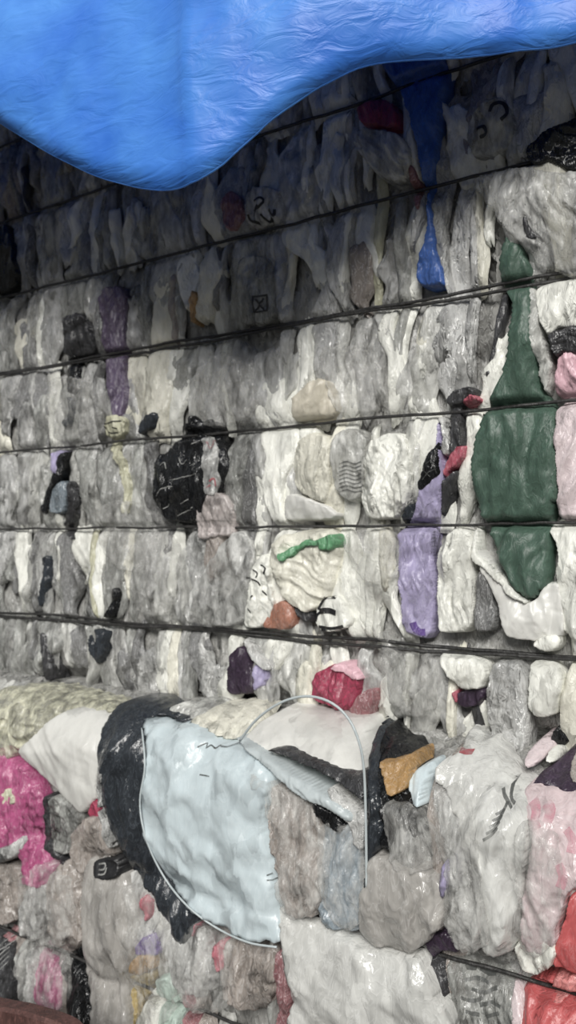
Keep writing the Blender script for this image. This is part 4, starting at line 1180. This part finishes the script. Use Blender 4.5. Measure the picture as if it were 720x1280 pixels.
def project(x, y, z):
    v = Vector((x, y, z)) - CAM
    d = v.dot(fwd)
    return 360 + FPX * v.dot(right) / d, 640 - FPX * v.dot(up) / d


TONE = {'white_film': 'white', 'cream_film': 'creamy white', 'pale_grey_film': 'pale grey', 'grey_film': 'grey', 'dark_grey_film': 'dark grey', 'silver_film': 'silvery',
        'clear_film': 'clear', 'hazy_film': 'hazy clear', 'taupe_film': 'brownish', 'straw_film': 'yellowish'}


def pick(px, low):
    if low:
        c = [('grey_film', 3), ('pale_grey_film', 1), ('taupe_film', 4), ('hazy_film', 2), ('silver_film', 1.5), ('rosy_film', 0.6)]
    else:
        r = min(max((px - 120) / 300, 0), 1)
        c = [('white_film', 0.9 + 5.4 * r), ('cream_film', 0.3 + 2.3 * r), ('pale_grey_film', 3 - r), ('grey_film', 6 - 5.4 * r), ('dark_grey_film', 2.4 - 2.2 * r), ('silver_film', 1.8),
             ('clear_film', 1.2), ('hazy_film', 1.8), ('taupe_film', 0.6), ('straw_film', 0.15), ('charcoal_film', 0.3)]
    t = RNG.random() * sum(w for _, w in c)
    for m, w in c:
        t -= w
        if t <= 0:
            return m
    return c[0][0]


TONE['rosy_film'] = 'rosy'
TONE['charcoal_film'] = 'gap-shade'
OUT = {False: ([], []), True: ([], [])}
FILL = []
for low, edges in ((False, EDGE_U), (True, EDGE_L)):
    for k in range(len(edges) - 1):
        za, zb_ = edges[k], edges[k + 1]
        x = X0 + 0.08
        while x < X1 - 0.06:
            w = RNG.choice([0.024, 0.03, 0.04, 0.05, 0.06, 0.075, 0.09]) * RNG.uniform(0.85, 1.2)
            z1, z0 = za + 0.01, zb_ - 0.01
            h = z1 - z0
            q = RNG.random()
            if q < 0.22:
                z1 -= h * RNG.uniform(0.2, 0.45)
            elif q < 0.44:
                z0 += h * RNG.uniform(0.2, 0.45)
            elif q < 0.62:
                z0 -= h * RNG.uniform(0.3, 0.8)
            elif q < 0.8:
                z1 += h * RNG.uniform(0.3, 0.8)
            z1 = min(z1, TOP - 0.02 if not low else 1.14)
            z0 = max(z0, SEAM - 0.03 if not low else 0.03)
            xc = x + w * 0.5
            lift = RNG.uniform(-0.004, 0.014)
            T = RNG.uniform(0.002, 0.010)
            lean = RNG.uniform(-0.8, 0.8) * w
            seed = RNG.randrange(1000, 9000)
            px, py = project(xc, -0.04 - (PL if low else 0), 0.5 * (z0 + z1))
            seen = -15 < px < 735 and -120 < py < 1330
            # pieces wholly under a named piece show nothing and are left out
            tx, tz = np.meshgrid(np.linspace(xc - w * 0.4, xc + w * 0.4, 5), np.linspace(z0 + 0.02, z1 - 0.02, 7))
            cov = np.zeros(35, bool)
            for lw, B in PATCHES:
                if lw == low and B[:, 0].min() < xc + w and B[:, 0].max() > xc - w and B[:, 1].min() < z1 and B[:, 1].max() > z0:
                    cov |= inside(tx.ravel(), tz.ravel(), B)
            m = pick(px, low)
            if m == 'charcoal_film':
                w, lift = RNG.uniform(0.014, 0.022), 0.004  # thin dark folds paint the shaded gaps between the bags
            x += w * RNG.uniform(0.48, 0.72)
            if seen and cov.mean() > 0.66:
                continue
            tarp_hid = (not low) and py < np.interp(px, [a for a, b in TB], [b for a, b in TB]) - 75
            if not seen or tarp_hid or z1 < 0.31:
                V, F = filler_mesh(xc, w, z0, z1, low, lift, seed, lean, T, 0.5)
                n = len(OUT[low][0])
                OUT[low][0].extend(V.tolist())
                OUT[low][1].extend([tuple(q + n for q in f) for f in F])
                continue
            V, F = filler_mesh(xc, w, z0, z1, low, lift, seed, lean, T)
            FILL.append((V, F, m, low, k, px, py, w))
for low in (False, True):
    V, F = OUT[low]
    if V:
        tag(mesh_obj('film_fold', V, F, 'pale_grey_film', BALE_L if low else BALE_U), kind='stuff')

# the 300 folds that show largest are things; the few smallest are joined, one part of the bale for each kind of film
FILL.sort(key=lambda f: -f[7] * (f[0][:, 2].max() - f[0][:, 2].min()))
rest = {}
for V, F, m, low, k, px, py, w in FILL[300:]:
    q = rest.setdefault((low, m), ([], []))
    n = len(q[0])
    q[0].extend(V.tolist())
    q[1].extend([tuple(i + n for i in f) for f in F])
for (low, m), (V, F) in rest.items():
    tag(mesh_obj('narrow_film_folds', V, F, m, BALE_L if low else BALE_U), kind='stuff')
FILL = FILL[:300]
labels = {}
for V, F, m, low, k, px, py, w in FILL:
    best = min(ANCHORS, key=lambda a: (a[1] - px) ** 2 + ((a[2] - py) * 0.8) ** 2)
    dx, dy = px - best[1], py - best[2]
    if abs(dx) > abs(dy) * 0.8:
        rel = ('right of ' if dx > 0 else 'left of ') + best[0]
    else:
        rel = ('below ' if dy > 0 else 'above ') + best[0]
    size = 'narrow' if w < 0.042 else ('broad' if w > 0.07 else 'gathered')
    lab = '%s %s film %s, %s' % (size, TONE[m], row_words(low, k), rel)
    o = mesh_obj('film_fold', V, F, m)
    tag(o, lab, 'film', 'crumpled film ' + row_words(low, k))
    labels.setdefault(lab, []).append((px, py, o))
for lab, L_ in labels.items():          # folds that share a description are told apart by their order
    if len(L_) > 1:
        L_.sort(key=lambda t: t[0])
        words = {2: ['left one', 'right one'], 3: ['left one', 'middle one', 'right one']}.get(len(L_))
        words = words or ['leftmost', 'second', 'third', 'fourth', 'fifth', 'sixth', 'seventh', 'eighth'][:len(L_) - 1] + ['rightmost']
        for (a_, b_, o), wd in zip(L_, words):
            o['label'] = lab + ', ' + wd
for L_ in labels.values():
    for a_, b_, o in L_:
        wl_ = o['label'].split()
        if len(wl_) > 16:
            wl_ = wl_[1:]
            if len(wl_) > 16:
                wl_ = [w_ for w_ in wl_ if w_ not in ('the', 'clear')]
            o['label'] = ' '.join(wl_)
print('fillers', len(FILL), 'distinct labels', len(labels))
tri_n = sum(len(p.vertices) - 2 for me in bpy.data.meshes for p in me.polygons)
print('triangles', tri_n)
